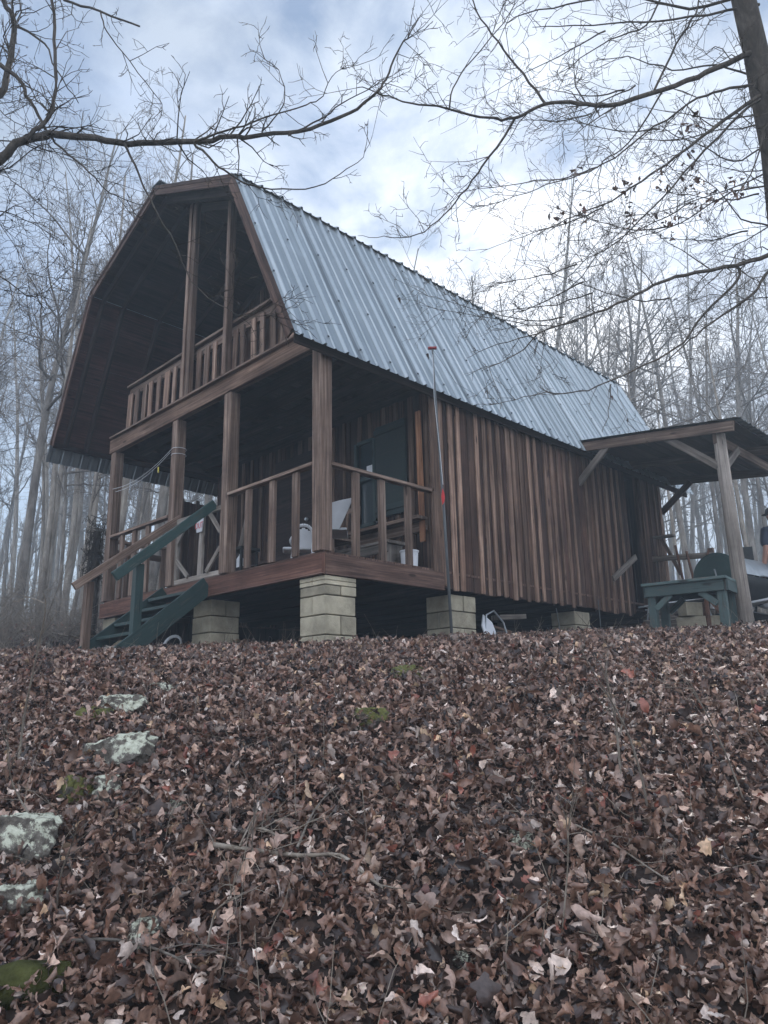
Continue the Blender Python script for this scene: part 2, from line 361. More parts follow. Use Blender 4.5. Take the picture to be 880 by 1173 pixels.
# floor and rim
m=MB()
y=.0
while y<YB-.05: m.beam((XL-.05,y+.07,-.015),(.03,y+.07,-.015),.135,.03,tint=.9); y+=.14
deck=P('deck',m,M_red)
m=MB(); m.beam((XL-.07,-.022,-.125),(.062,-.022,-.125),.04,.19,tint=(1.15,.95,.9)); m.beam((XL-.07,-.026,-.226),(.062,-.026,-.226),.05,.012,tint=1.1); P('rim_board',m,M_red)
m=MB(); m.beam((.042,.0,-.125),(.042,SL,-.125),.038,.19,tint=.85); m.beam((.046,.0,-.226),(.046,SL,-.226),.05,.012,tint=1.0);P('rim_board',m,M_red)
m=MB(); m.beam((XL-.05,.0,-.125),(XL-.05,YB,-.125),.038,.19,tint=.7); P('rim_board',m,M_red)
m=MB()
for i in range(14): m.beam((XL,.3+i*.53,-.13),(-.0,.3+i*.53,-.13),.045,.18,tint=.8)
P('floor_joists',m,M_dark)
m=MB()
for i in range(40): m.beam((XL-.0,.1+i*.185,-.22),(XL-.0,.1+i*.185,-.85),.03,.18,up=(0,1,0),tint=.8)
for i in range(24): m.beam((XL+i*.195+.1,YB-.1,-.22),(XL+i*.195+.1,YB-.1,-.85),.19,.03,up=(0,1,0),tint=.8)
P('skirting',m,M_dark)  # added boards close the far sides so the crawl space stays dark
# porch posts
for x,tw,t in ((XL,.135,1.0),(-2.88,.135,1.05),(-1.68,.14,1.1),(-.03,.145,1.2)):
    m=MB(); xx=x+(.04 if x>-.1 else 0); m.beam((x,.035,0.0),(x+rr(-.03,.01),.035,2.17),tw,tw,up=(0,1,0),tint=t,jit=.02); P('porch_post',m,M_post,bevel=.008)
m=MB(); m.beam((-.035,.12,0),(-.04,.12,2.17),.09,.03,up=(0,1,0),tint=1.0); P('post_brace',m,M_post)
# main beam and loft floor
m=MB(); m.beam((XL-.12,.0,2.27),(.04,.0,2.27),.09,.2,tint=(.95,.85,.78)); m.beam((XL-.05,-.01,2.385),(-.0,-.01,2.385),.17,.028,tint=1.1); P('loft_beam',m,M_post)
m=MB(); m.beam((-.0,.05,2.22),(-.0,YB,2.22),.08,.16,tint=.8); m.beam((XL,.05,2.22),(XL,YB,2.22),.08,.16,tint=.8)
for i in range(5): m.beam((XL,.36+i*.36,2.25),(-.04,.36+i*.36,2.25),.045,.15,tint=.9)
P('ceiling_joists',m,M_dark)
m=MB(); x=XL
while x<0: m.beam((x+.08,.05,2.345),(x+.08,YB,2.345),.155,.03,tint=.95); x+=.165
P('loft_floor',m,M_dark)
# gambrel profile
prof=[(-5.80,2.47),(-4.82,4.60),(-2.95,5.42),(-1.05,4.53),(.12,2.10)]
Y0,Y1=-.46,8.35
def panel(a,b,name,tint,extend0,extend1,lift=.05):
    """ribbed sheet on the slope from a (low) to b (high); ribs run up the slope"""
    A=Vector((a[0],0,a[1]));B=Vector((b[0],0,b[1])); d=(B-A).normalized(); n=Vector((-d.z,0,d.x))
    if n.z<0: n=-n
    A=A-d*extend0; B=B+d*extend1; mb=MB(); V=[];ysr=[]
    y=Y0-.03; k=0
    while y<Y1+.03:
        hgtr=.03 if k%2==0 else .012; w=.016 if k%2==0 else .012
        for off,hh in ((0,0),(.045,0),(.045+w,hgtr),(.045+w+.018,hgtr),(.045+2*w+.018,0)): ysr.append((y+off,hh))
        y+=.15; k+=1
    segs=7; L=(B-A).length
    for i in range(segs+1):
        q=A+(B-A)*(i/segs)
        for (yy,hh) in ysr:
            w=.004*mnoise.noise(Vector((q.x*2,yy*1.5,q.z*2))); V.append(q+n*(lift+hh+w)+Vector((0,yy,0)))
    m_=len(ysr); F=[];U=[]
    for i in range(segs):
        for j in range(m_-1):
            F.append((i*m_+j,i*m_+j+1,(i+1)*m_+j+1,(i+1)*m_+j)); U.append([(i/segs*L,ysr[j][0]),(i/segs*L,ysr[j+1][0]),((i+1)/segs*L,ysr[j+1][0]),((i+1)/segs*L,ysr[j][0])])
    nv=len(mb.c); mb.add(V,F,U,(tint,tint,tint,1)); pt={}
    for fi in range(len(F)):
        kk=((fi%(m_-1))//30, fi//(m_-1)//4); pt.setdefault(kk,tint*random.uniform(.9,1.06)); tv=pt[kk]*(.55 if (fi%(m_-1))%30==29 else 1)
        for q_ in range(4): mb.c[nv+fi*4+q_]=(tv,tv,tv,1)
    for row in (.06,.35,.65,.93):
        for j in range(0,m_,15):
            q=A+(B-A)*row+n*(lift+.012)+Vector((0,ysr[j][0]+.02,0)); mb.beam(q-n*.004,q+n*.006,.016,.016,up=(0,1,0),tint=.35)
    o=P(name,mb,M_roof,bevel=0,par=roof); md=o.modifiers.new('sol','SOLIDIFY'); md.thickness=.002; return o
# sheathing: boards run along the building on rafters
def sheath(a,b,tint):
    A=Vector((a[0],0,a[1]));B=Vector((b[0],0,b[1])); d=(B-A); L=d.length; d.normalize(); n=Vector((-d.z,0,d.x)); n=-n if n.z<0 else n
    mb=MB(); t=.0; 
    while t<L-.02:
        w=min(rr(.16,.26),L-t); q=A+d*(t+w/2)+n*.022
        col=rr(.88,1.1); tint_=(col*tint[0],col*tint[1],col*tint[2])
        mb.beam(q+Vector((0,Y0,0)),q+Vector((0,Y1,0)),.022,w-.001,up=d,tint=tint_); t+=w
    return mb
mb=sheath(prof[3],prof[4],(1,1,1)); roof=P('roof',mb,M_dark,bevel=0); roof['label']='gambrel roof of boards carrying ribbed grey metal sheets'
for i,tt in ((0,(1.6,1.15,1.1)),(1,(1,1,1)),(2,(1,1,1))): P('sheathing',sheath(prof[i],prof[i+1],tt),M_dark,roof,bevel=0)
panel(prof[4],prof[3],'metal_sheet',1.0,.06,.02)
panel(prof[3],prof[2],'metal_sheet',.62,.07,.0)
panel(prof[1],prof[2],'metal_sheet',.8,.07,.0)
panel(prof[0],prof[1],'metal_sheet',1.0,.26,.0)
m=MB()
for yy in (-.30,.02,.62,1.22,1.7):
    for i in range(4):
        A=Vector((prof[i][0],yy,prof[i][1]));B=Vector((prof[i+1][0],yy,prof[i+1][1])); d=(B-A).normalized(); n=Vector((d.z,0,-d.x)); n=-n if n.z>0 else n
        m.beam(A+n*.055+d*.03,B+n*.055-d*.03,.04,.12,up=n,tint=.9)
P('rafters',m,M_dark,roof)
m=MB()
for i in range(4):
    A=Vector((prof[i][0],Y0-.02,prof[i][1]));B=Vector((prof[i+1][0],Y0-.02,prof[i+1][1])); d=(B-A).normalized(); n=Vector((d.z,0,-d.x)); n=-n if n.z>0 else n
    m.beam(A+n*.02+d*.01,B+n*.02-d*.01,.025,.13,up=n,tint=(.8 if i in(1,2) else 1.0))
    m.beam(A+n*-.02+Vector((0,-.012,0))+d*.01,B-n*.02+Vector((0,-.012,0))-d*.01,.02,.05,up=n,tint=.6)
P('rake_board',m,M_side,roof)
m=MB(); A=Vector((prof[2][0],Y0-.03,prof[2][1]+.085)); m.beam(A,A+Vector((0,Y1-Y0+.06,0)),.24,.02,tint=.55)
P('ridge_cap',m,M_roof,roof)
m=MB(); m.beam((-5.80,Y0,2.49),(-5.80,Y1,2.49),.03,.08,tint=.6); P('eave_board',m,M_dark,roof); m=MB(); m.beam((.1,Y0+.02,2.07),(.1,Y1,2.07),.025,.09,tint=.6); P('eave_board',m,M_dark,roof)
# left soffit: closes the gap between wall and left eave inside loft
# --- siding
def siding(name,x0,x1,zb,zt,axis,c,outdir,battens=None,tint=1.0,holes=()):
    """vertical boards in plane; axis 'x' or 'y' runs along the wall"""
    mb=MB(); t=x0
    def put(mb,t,w,z0,z1,off,th,tn,lean=0):
        if axis=='y': mb.beam((c+outdir*off,t,z0),(c+outdir*off,t+lean,z1),th,w,up=(0,1,0),tint=tn)
        else: mb.beam((t,c+outdir*off,z0),(t+lean,c+outdir*off,z1),w,th,up=(0,1,0),tint=tn)
    def top(t): return zt(t) if callable(zt) else zt
    while t<x1-.02:
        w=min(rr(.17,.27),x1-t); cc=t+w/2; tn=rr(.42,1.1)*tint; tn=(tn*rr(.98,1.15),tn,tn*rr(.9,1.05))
        z0=zb+rr(-.02,.02); pieces=[(z0,top(cc))]
        for (a,b,q0,q1) in holes:
            if cc>a-.02 and cc<b+.02: pieces=[(z0,q0),(q1,top(cc))]
        for q0,q1 in pieces:
            if q1>q0+.02: put(mb,cc,w-.008,q0,q1,.012,.022,tn)
        t+=w
    wall=P(name,mb,M_side)
    mb=MB()
    for bt in battens or []:
        cc,w,tn=bt; z0=zb+rr(-.03,.03); pieces=[(z0,top(cc)-.0)]
        for (a,b,q0,q1) in holes:
            if cc>a-.03 and cc<b+.03: pieces=[(z0,q0),(q1,top(cc))]
        for q0,q1 in pieces:
            # slab battens: edges wander a little, so each is built of three lengths
            if q1<q0+.05: continue
            n=4; prev=cc+rr(-.006,.006)
            zs=[q0+(q1-q0)*i/n for i in range(n+1)]; tc=(tn*1.04,tn,tn*.97)
            lean=rr(-.02,.02); put(mb,cc,w,q0,q1,.034,.022,tc,lean)
    if mb.v: P('battens',mb,M_batt,wall,bevel=.004)
    return wall
pxs=[497,503.5,517,525,547,555,564,572.5,583,589,597.5,607,615,626,634,640,647,655,671,680,687,694,702,709,716,722]
def y_at(px): # where a wall batten stands along the side wall
    r=ray(px,593); t=(0-CAM[0])/r[0]; return CAM[1]+t*r[1]
bat=[]
for i,px in enumerate(pxs):
    yy=y_at(px)
    if 1.62<yy<6.17: bat.append((yy,[.13,.1,.09,.08,.07,.07,.07,.07][i] if i<8 else rr(.045,.105),random.choice((.7,.9,1.15,1.35,1.5))*rr(.9,1.1)))
siding('side_wall',1.62,WEND,-.2,2.2,'y',0.0,1,bat)
bats=[(XL+.25+i*.235+rr(-.03,.03),rr(.05,.09),rr(.35,.75)) for i in range(19)]
holes=((-1.32,-.98,.72,1.82),)
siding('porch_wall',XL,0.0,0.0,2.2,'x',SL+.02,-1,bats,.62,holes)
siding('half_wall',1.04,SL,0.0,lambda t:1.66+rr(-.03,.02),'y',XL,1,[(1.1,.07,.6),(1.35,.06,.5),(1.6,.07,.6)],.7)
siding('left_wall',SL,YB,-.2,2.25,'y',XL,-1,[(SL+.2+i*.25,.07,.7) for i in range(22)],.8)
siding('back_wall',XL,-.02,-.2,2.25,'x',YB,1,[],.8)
siding('rear_panel',6.72,7.42,-.12,2.2,'y',0.0,1,[(6.74,.05,.5),(7.0,.05,.55),(7.2,.05,.6),(7.4,.09,1.0)],.75)
m=MB(); m.box((-2.3,6.5,-.1),(4.5,1.9,.03)); P('rear_floor',m,M_dark)
m=MB(); m.beam((-.03,6.22,-.15),(-.03,6.22,2.2),.08,.06,up=(0,1,0),tint=1.0); m.beam((-.03,6.70,-.15),(-.03,6.70,2.2),.07,.05,up=(0,1,0),tint=.9); P('door_frame',m,M_side)
# gables (front gable set back behind the loft porch, and the back gable)
def gtop(x):
    for i in range(4):
        a,b=prof[i],prof[i+1]
        if a[0]<=x<=b[0]: return a[1]+(b[1]-a[1])*(x-a[0])/(b[0]-a[0])-.06
    return 2.4
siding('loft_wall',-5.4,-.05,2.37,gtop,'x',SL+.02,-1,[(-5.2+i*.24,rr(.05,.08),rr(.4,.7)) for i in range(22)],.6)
siding('rear_gable',-5.4,-.05,2.0,gtop,'x',YB,1,[],.8)
# loft balcony railing + posts
for x in (-2.68,-1.72):
    m=MB(); m.beam((x,-.047,2.40),(x+.02,-.047,gtop(x)),.07,.09,up=(0,1,0),tint=1.1); 
    if x<-2: m.beam((x+.085,-.037,2.40),(x+.09,-.037,gtop(x)-.02),.09,.07,up=(0,1,0),tint=.7)
    P('loft_post',m,M_post)
m=MB(); m.beam((-4.42,.07,3.13),(-.70,.07,3.10),.13,.035,tint=1.15); lr=P('loft_railing',m,M_post)
m=MB(); m.beam((-4.40,.065,3.03),(-.72,.065,3.0),.04,.12,tint=.8); P('rail_board',m,M_post,lr)
x=-4.34
while x<-.5:
    m=MB(); t=rr(.65,1.15) if random.random()<.7 else rr(1.3,1.8); top=min(3.0,gtop(x)-.03)
    if top>2.5: m.beam((x,.03,2.40),(x+rr(-.025,.025),.03,top),rr(.075,.13),.022,up=(0,1,0),tint=t); P('baluster',m,M_batt,lr)
    x+=rr(.165,.245)
# porch railings
def railing(p0,p1,z,ts,name='porch_railing',tint=1.2,w=.09,d=.038,bz=0,second=None):
    p0=Vector(p0);p1=Vector(p1); m=MB(); m.beam(p0+Vector((0,0,z)),p1+Vector((0,0,z)),.09,.036,tint=tint); r=P(name,m,M_post)
    if second:
        m=MB(); m.beam(p0+Vector((0,0,second)),p1+Vector((0,0,second)),.036,.085,tint=.8); P('lower_rail',m,M_post,r)
    for t in ts:
        q=p0.lerp(p1,t); dirn=(p1-p0).normalized(); m=MB()
        b0=q+Vector((0,0,bz)); b1=q+Vector((rr(-.01,.01),0,z-.02)); tt=rr(.85,1.35)
        m.beam(b0,b1,w,d,up=(0,1,0) if abs(dirn.x)>.5 else (1,0,0),tint=tt); P('baluster',m,M_post,r)
    return r
railing((-1.61,.0,0),(-.1,.0,0),.905,(.245,.535,.80))
railing((.0,.1,0),(.0,1.64,0),.905,(.23,.48,.74))
railing((-4.55,.0,0),(-2.95,.0,0),.9,(.2,.42,.66))
railing((XL,.1,0),(XL,1.03,0),.86,(.2,.5,.8),second=.70)
# panel between posts 2 and 3 (gate with corner braces)
m=MB(); m.beam((-2.80,.03,.035),(-1.76,.03,.035),.04,.06,tint=1.3); gate=P('porch_gate',m,M_grey)
m=MB(); m.beam((-2.80,.03,.80),(-1.76,.03,.80),.04,.06,tint=1.1); P('gate_rail',m,M_grey,gate)
m=MB(); m.beam((-2.78,.03,.066),(-2.78,.03,.768),.06,.04,up=(0,1,0)); P('gate_stile',m,M_grey,gate)
m=MB(); m.beam((-2.24,.03,.066),(-2.22,.03,.768),.085,.035,up=(0,1,0),tint=1.35); P('gate_picket',m,M_grey,gate)
for a,b in (((-2.74,.30),(-2.46,.07)),((-1.78,.32),(-2.06,.07)),((-2.74,.52),(-2.5,.76)),((-1.78,.5),(-2.02,.76))):
    m=MB(); m.beam((a[0],.0,a[1]),(b[0],.0,b[1]),.025,.055,up=(0,0,1),tint=1.2); P('corner_brace',m,M_grey,gate)
# window on the porch wall
yw=SL-.02
m=MB()
for a,b in (((-1.32,.74),(-1.32,1.82)),((-.98,.74),(-.98,1.82))): m.beam((a[0],yw-.02,a[1]),(b[0],yw-.02,b[1]),.05,.05,up=(0,1,0),tint=.9)
for z,t in ((1.82,.9),(.72,1.0),(1.32,1.0)): m.beam((-1.295,yw-.018,z),(-1.005,yw-.018,z),.04,.045,tint=t)
win=P('window',m,M_green); win['label']='narrow green framed window on the shaded porch wall'
m=MB(); m.box((-1.15,yw+.02,1.27),(.33,.006,1.08)); P('pane',m,M_glass,win,bevel=0)
m=MB(); m.box((-1.08,yw-.005,1.42),(.13,.004,.15)); P('paper',m,M_white,win,'white sheet of paper taped inside the window',bevel=0)
m=MB(); m.box((-.68,yw-.04,1.35),(.52,.03,1.18),tint=.5); sh=P('shutter',m,M_green,label='plain dark green board shutter beside the window')
m=MB(); m.box((-.68,yw-.062,.86),(.54,.02,.07),tint=.6); P('shutter_batten',m,M_green,sh); m=MB(); m.box((-.68,yw-.062,1.86),(.54,.02,.07),tint=.6); P('shutter_batten',m,M_green,sh)
m=MB(); m.box((-.75,yw-.09,.62),(1.25,.2,.04)); m.box((-.75,yw-.02,.54),(1.25,.04,.12)); P('wall_shelf',m,M_post)
# door on porch wall
m=MB(); m.box((-2.6,yw-.035,1.0),(.85,.03,1.95),tint=.6); dr=P('door',m,M_dark,label='dark closed plank door on the shaded porch wall')
m=MB(); m.lathe((-2.26,yw-.06,1.0),[(.02,0),(.03,.02),(.02,.04)],10,axis=(0,-1,0)); P('handle',m,M_silver,dr,bevel=0)
m=MB(); m.beam((-.18,yw-.05,.35),(-.2,yw-.05,1.95),.075,.03,up=(0,1,0),tint=(1.5,1.1,.8)); P('split_slab',m,M_batt,label='pale split batten standing against the porch wall')
# ------------------------------------------------------------------ block piers
def blk(mb,c,d,tint): mb.box(c,d,0,tint,.08)
def pier(x0,x1,y0,y1,zt,zb,label,caps=0,split=True):
    t=thing('block_pier',((x0+x1)/2,(y0+y1)/2,zb),label,'pier','concrete block piers under the cabin')
    z=zt
    for i in range(caps):
        m=MB(); w=(x1-x0)/2
        for k in range(2): blk(m,(x0+w*(k+.5),(y0+y1)/2,z-.0225),(w-.006,y1-y0,.04),1.35)
        P('cap_block',m,M_block,t,bevel=.004); z-=.045
    row=0
    while z>zb:
        hh=.098 if (caps and row==0) else .19
        if row%2==0: cells=[(x0,x1,y0,(y0+y1)/2),(x0,x1,(y0+y1)/2,y1)]
        else: cells=[(x0,(x0+x1)/2,y0,y1),((x0+x1)/2,x1,y0,y1)]
        for a,b,c,d in cells:
            m=MB(); j=rr(-.006,.006); blk(m,((a+b)/2+j,(c+d)/2+rr(-.005,.005),z-hh/2),(b-a-.01,d-c-.01,hh-.01),rr(.72,1.15)); P('concrete_block',m,M_block,t,bevel=.006)
        z-=hh; row+=1
    return t
pier(-.34,.055,.005,.41,-.236,-1.0,'concrete block pier with thin cap blocks under the near porch corner',2)
pier(-2.42,-2.02,.06,.46,-.236,-.95,'weathered concrete block pier right of the green steps')
pier(-4.66,-4.3,.0,.36,-.236,-.75,'low concrete block pier left of the green steps under the porch corner')
pier(-.42,-.03,1.95,2.4,-.24,-.85,'wide concrete block pier under the side wall beside the tall pole')
pier(-.42,-.03,4.55,4.95,-.24,-.8,'concrete block pier under the far half of the side wall')
# ------------------------------------------------------------------ green steps
st=thing('porch_steps',(-2.4,-1.0,-.85),'dark green painted wooden steps with two handrails up to the porch','steps')
for x in (-1.95,-2.88):
    m=MB(); m.beam((x,-.04,-.10),(x,-1.12,-.98 if x>-2.5 else -.95),.04,.2,up=(0,0,1),tint=.95 if x>-2.5 else .75); P('stringer',m,M_green,st)
for i in range(5):
    f=(i+.6)/5; m=MB(); m.box((-2.415,-.06-1.0*f,-.10-.80*f),(.88,.22,.035),tint=1.0 if i<4 else 1.3); P('tread',m,M_green if i<4 else M_grey,st)
m=MB(); m.beam((-1.93,-.0,.86),(-1.93,-1.16,-.12),.04,.105,up=(0,0,1),tint=1.25); P('handrail',m,M_green,st,'green painted handrail on the right of the steps')
m=MB(); m.beam((-1.985,-.87,-1.0),(-1.985,-.87,.05),.09,.09,up=(0,1,0),tint=1.1); P('newel_post',m,M_green,st)
m=MB(); m.beam((-2.83,.08,.87),(-2.83,-1.2,-.12),.04,.09,up=(0,0,1),tint=1.3); P('handrail',m,M_post,st,'bare grey brown handrail on the left of the steps')
m=MB(); m.beam((-2.89,-1.0,-1.0),(-2.89,-1.0,-.04),.085,.085,up=(0,1,0),tint=1.0); P('newel_post',m,M_post,st,'bare wooden post at the foot of the left handrail')
# ------------------------------------------------------------------ sign OUT
sg=thing('warning_sign',(-2.22,-.0,.72),'small white shield sign with red letters reading OUT on the porch gate','sign')
m=MB(); m.prism([(-.06,-.15),(.06,-.15),(.10,.12),(-.10,.12)],(-2.22,-.005,.72),(1,0,0),(0,0,1),(0,-1,0),.012,.8); P('sign_board',m,M_white,sg)
cu=bpy.data.curves.new('letters','FONT'); cu.body='OUT'; cu.size=.105; cu.align_x='CENTER'; cu.extrude=.001
tmp=bpy.data.objects.new('tmp',cu); C.objects.link(tmp); dg=bpy.context.evaluated_depsgraph_get(); me=bpy.data.meshes.new_from_object(tmp.evaluated_get(dg)); bpy.data.objects.remove(tmp)
for v in me.vertices: x_,y_,z_=v.co; v.co=(x_*.80-2.22,-.0205-z_,y_+.615)
mt,nt,b=newmat('red_sign_paint'); b.inputs['Base Color'].default_value=(.42,.03,.035,1); b.inputs['Roughness'].default_value=.6
me.materials.clear(); me.materials.append(mt); o=bpy.data.objects.new('letters',me); C.objects.link(o); o.parent=sg; o.matrix_parent_inverse=Matrix.Translation(sg.location).inverted()
# ------------------------------------------------------------------ lean-to shelter
ln=thing('lean_to',(1.2,6.1,-.6),'open lean to shelter roof on a single post joined to the cabin side','shelter')
LX0,LX1,LY0,LY1=.03,2.27,4.86,7.55
def lz(x): return 2.235-(x-LX0)*.125
m=MB(); x=LX0
while x<LX1: m.beam((x+.08,LY0,lz(x+.08)),(x+.08,LY1,lz(x+.08)),.155,.02,up=(.125,0,1),tint=rr(.7,1.2)); x+=.16
P('roof_boards',m,M_dark,ln)
mb=MB(); V=[];F=[];U=[]; ysr=[]; y=LY0-.05;k=0
while y<LY1+.05:
    for off,hh in ((0,0),(.05,0),(.07,.02),(.09,.02),(.11,0)): ysr.append((y+off,hh))
    y+=.16
for i in range(2):
    xx=(LX0-.0,LX1+.08)[i]
    for yy,hh in ysr: V.append((xx,yy,lz(xx)+.022+hh))
k=len(ysr)
for j in range(k-1): F.append((j,j+1,k+j+1,k+j)); U.append([(0,ysr[j][0]),(0,ysr[j+1][0]),(2,ysr[j+1][0]),(2,ysr[j][0])])
mb.add(V,F,U,(.6,.6,.6,1)); P('metal_sheet',mb,M_roof,ln,bevel=0)
for yy,t in ((LY0,1.0),(LY1,.6),((LY0+LY1)/2,.6)):
    m=MB(); m.beam((LX0,yy,lz(LX0)-.075),(LX1,yy,lz(LX1)-.075),.04,.13,tint=t); P('rafter',m,M_post,ln)
m=MB(); m.beam((2.0,LY0+.03,lz(2.)-.2),(2.0,LY1,lz(2.)-.2),.05,.13,tint=.8); P('header_beam',m,M_post,ln)
m=MB(); m.tube([(2.06,4.98,-.85),(2.05,4.98,-.2),(2.04,4.97,.9),(2.03,4.97,1.85)],[.105,.095,.085,.08],8,1.3); P('post',m,M_grey,ln,smooth=True,bevel=0)
for a,b,mat,t in (((.0,4.88,1.62),(.52,4.88,2.08),M_grey,1.0),((1.35,4.90,1.98),(2.0,4.93,1.42),M_grey,1.0),((2.02,5.05,1.42),(2.02,5.6,1.8),M_grey,.8),((.0,7.5,1.62),(.55,7.5,2.05),M_side,.8),((2.0,5.0,1.45),(1.6,4.96,1.35),M_grey,.0)):
    if t==0: continue
    m=MB(); m.beam(a,b,.045,.1,up=(0,0,1) if abs(a[1]-b[1])<.2 else (0,0,1),tint=t); P('brace',m,mat,ln)
# ------------------------------------------------------------------ assorted things
def simple(name,mb,mat,label,cat,group=None,smooth=False,bevel=.003,kind=None):
    o=mb.build(name,mat,None,smooth,bevel); tag(o,label,cat,group,kind); return o
# board on wall
m=MB(); m.beam((.075,5.50,.28),(.085,6.25,.70),.03,.09,up=(0,0,1),tint=1.2); simple('loose_board',m,M_grey,'short pale board fixed slantwise low on the far end of the side wall','board')
# tall pole
pl=thing('tall_pole',(.27,1.52,-.8),'tall thin grey pole with red top and red ribbon leaning by the side wall','pole')
m=MB(); m.tube([(.29,1.56,-.85),(.27,1.53,.6),(.25,1.50,1.6),(.24,1.47,2.54)],[.017,.015,.012,.009],8); P('shaft',m,M_pole,pl,smooth=True,bevel=0)
m=MB(); m.box((.24,1.47,2.55),(.10,.04,.025),.75,.55); P('cap',m,M_redp,pl)
m=MB(); m.prism([(-.012,0),(.01,.03),(.02,.08),(.012,.15),(-.005,.19),(-.02,.1)],(.29,1.50,.66),(.7,.7,0),(0,0,1),(.7,-.7,0),.02); P('ribbon',m,M_redp,pl)
m=MB(); m.tube([(.24,1.47,2.5),(.30,1.4,1.9),(.27,1.5,1.3),(.28,1.52,.9)],.003,4); P('cord',m,M_white,pl,bevel=0)
m=MB(); m.tube([(.24,1.47,2.54),(.14,2.0,2.30),(.1,2.5,2.28)],.003,4); P('guy_wire',m,M_pole,pl,bevel=0)
# clothes line
cl=thing('clothes_line',(-3.8,0,1.5),'thin sagging line with a yellow clip tied between the two left porch posts','line')
def sag(a,b,s,n=10): a=Vector(a);b=Vector(b); return [a.lerp(b,i/n)-Vector((0,0,s*4*(i/n)*(1-i/n))) for i in range(n+1)]
m=MB(); m.tube(sag((XL+.07,-.04,1.60),(-2.95,-.04,1.78),.10),.004,4); m.tube(sag((XL+.3,-.1,1.5),(-2.95,-.05,1.74),.09),.004,4); P('string',m,M_white,cl,bevel=0)
m=MB()
for zz in (1.78,1.70): m.tube([(-2.88+.1*math.cos(a)*.95,.035+.1*math.sin(a)*.95,zz) for a in np.linspace(0,2*math.pi,13)],.004,4)
P('loop',m,M_white,cl,bevel=0)
m=MB(); m.beam((-3.2,-.07,1.60),(-3.19,-.07,1.52),.015,.015); P('clip',m,M_yel,cl)
# white plastic chairs on porch
def plastic_chair(name,loc,rz,label,mat=M_white,sc=1):
    t=thing(name,loc,label,'chair'); t.rotation_euler=(0,0,0)
    c,s=math.cos(rz),math.sin(rz)
    def W(x,y,z): return Vector((loc[0]+sc*(x*c-y*s),loc[1]+sc*(x*s+y*c),loc[2]+sc*z))
    ex=Vector((c,s,0));ey=Vector((-s,c,0))
    m=MB(); m.beam(W(0,-.22,.42),W(0,.22,.42),.44,.03); P('seat',m,mat,t,bevel=.01)
    m=MB()  # slatted rounded back
    outline=[(-.21,0),(.21,0),(.235,.25),(.19,.42),(.1,.5),(0,.52),(-.1,.5),(-.19,.42),(-.235,.25)]
    n=len(outline); 
    for i in range(1,n):
        a=outline[i];b=outline[(i+1)%n]; m.tube([W(a[0],.22+a[1]*.2,.42+a[1]),W(b[0],.22+b[1]*.2,.42+b[1])],.018,6)
    for i in range(7):
        xx=-.165+i*.055; top=.46-abs(xx)*.6; m.beam(W(xx,.22,.43),W(xx*1.1,.22+top*.2,.42+top),.036,.008,up=ey)
    P('backrest',m,mat,t,bevel=0)
    for sx in (-1,1):
        m=MB(); m.tube([W(sx*.25,.25,.66),W(sx*.28,.0,.66),W(sx*.27,-.2,.64),W(sx*.25,-.24,.6)],.022,6); P('armrest',m,mat,t,smooth=True,bevel=0)
        for sy in (-1,1): m=MB(); m.tube([W(sx*.22,sy*.2,.42),W(sx*.26,sy*.25,0)],[.024,.018],6); P('leg',m,mat,t,smooth=True,bevel=0)
    return t
plastic_chair('plastic_chair',(-.84,.45,0),-2.23,'small white plastic chair with rounded slatted back behind the front porch railing',M_white,.47)
# lounge chair with tilted white back near corner
t=thing('folding_lounger',(-.45,.55,0),'folding chair with tilted white back panel just behind the corner post','chair')
ln_o=Vector((-.26,.38,.31)); exl=Vector((.70,.71,0)); upl=Vector((.22,-.1,.97)).normalized()
m=MB(); m.prism([(-.16,0),(.06,.0),(.19,.33),(.04,.30),(-.17,.24)],ln_o,exl,upl,(.71,-.70,0),.025,.8); P('backrest',m,M_white,t)
m=MB(); m.prism([(-.16,0),(.14,0),(.14,.35),(-.16,.35)],ln_o,exl,(-.71,.7,-.05),(0,0,1),.025,.7); P('seat',m,M_white,t)
for a,b in (((-.34,.33,0),(-.33,.34,.5)),((-.12,.55,0),(-.12,.55,.34)),((-.62,.62,0),(-.34,.34,.5)),((-.4,.82,0),(-.12,.55,.34))):
    m=MB(); m.tube([a,b],.012,6); P('leg',m,M_green,t,bevel=0)
# white bucket
t=thing('bucket',(-.13,1.45,0),'small white plastic bucket at the porch edge beside the side wall','bucket')
m=MB(); m.lathe((-.11,1.36,0.0),[(.09,0),(.1,.17),(.108,.175),(.108,.19),(.096,.19),(.09,.02)],20); P('pail',m,M_white,t,smooth=False,bevel=0)
m=MB(); m.tube([(-.11+.105*math.cos(a),1.36,.16-.07*math.sin(a)) for a in np.linspace(0,math.pi,9)],.003,4); P('handle',m,M_silver,t,bevel=0)
# low bench + pale wood chair under window
t=thing('porch_bench',(-.7,1.3,0),'low grey wooden bench under the green shutter','bench')
m=MB(); m.box((-.7,1.3,.30),(.95,.3,.035),tint=.8); P('seat',m,M_grey,t)
m=MB(); m.box((-.7,1.17,.23),(.9,.02,.1),tint=.6); P('apron',m,M_grey,t)
for sx in (-1,1):
    m=MB(); m.box((-.7+sx*.4,1.3,.14),(.05,.26,.28),tint=.7); P('leg',m,M_grey,t)
t=thing('wooden_chair',(-1.05,1.35,0),'bare wooden slat back chair below the porch window','chair')
m=MB(); m.box((-1.1,1.1,.42),(.4,.38,.03)); P('seat',m,M_post,t)
for sx in (-1,1):
    m=MB(); m.beam((-1.1+sx*.18,1.28,0),(-1.1+sx*.18,1.36,.85),.035,.035,up=(0,1,0)); P('leg',m,M_post,t)
    m=MB(); m.beam((-1.1+sx*.18,.94,0),(-1.1+sx*.18,.94,.42),.035,.035,up=(0,1,0)); P('leg',m,M_post,t)
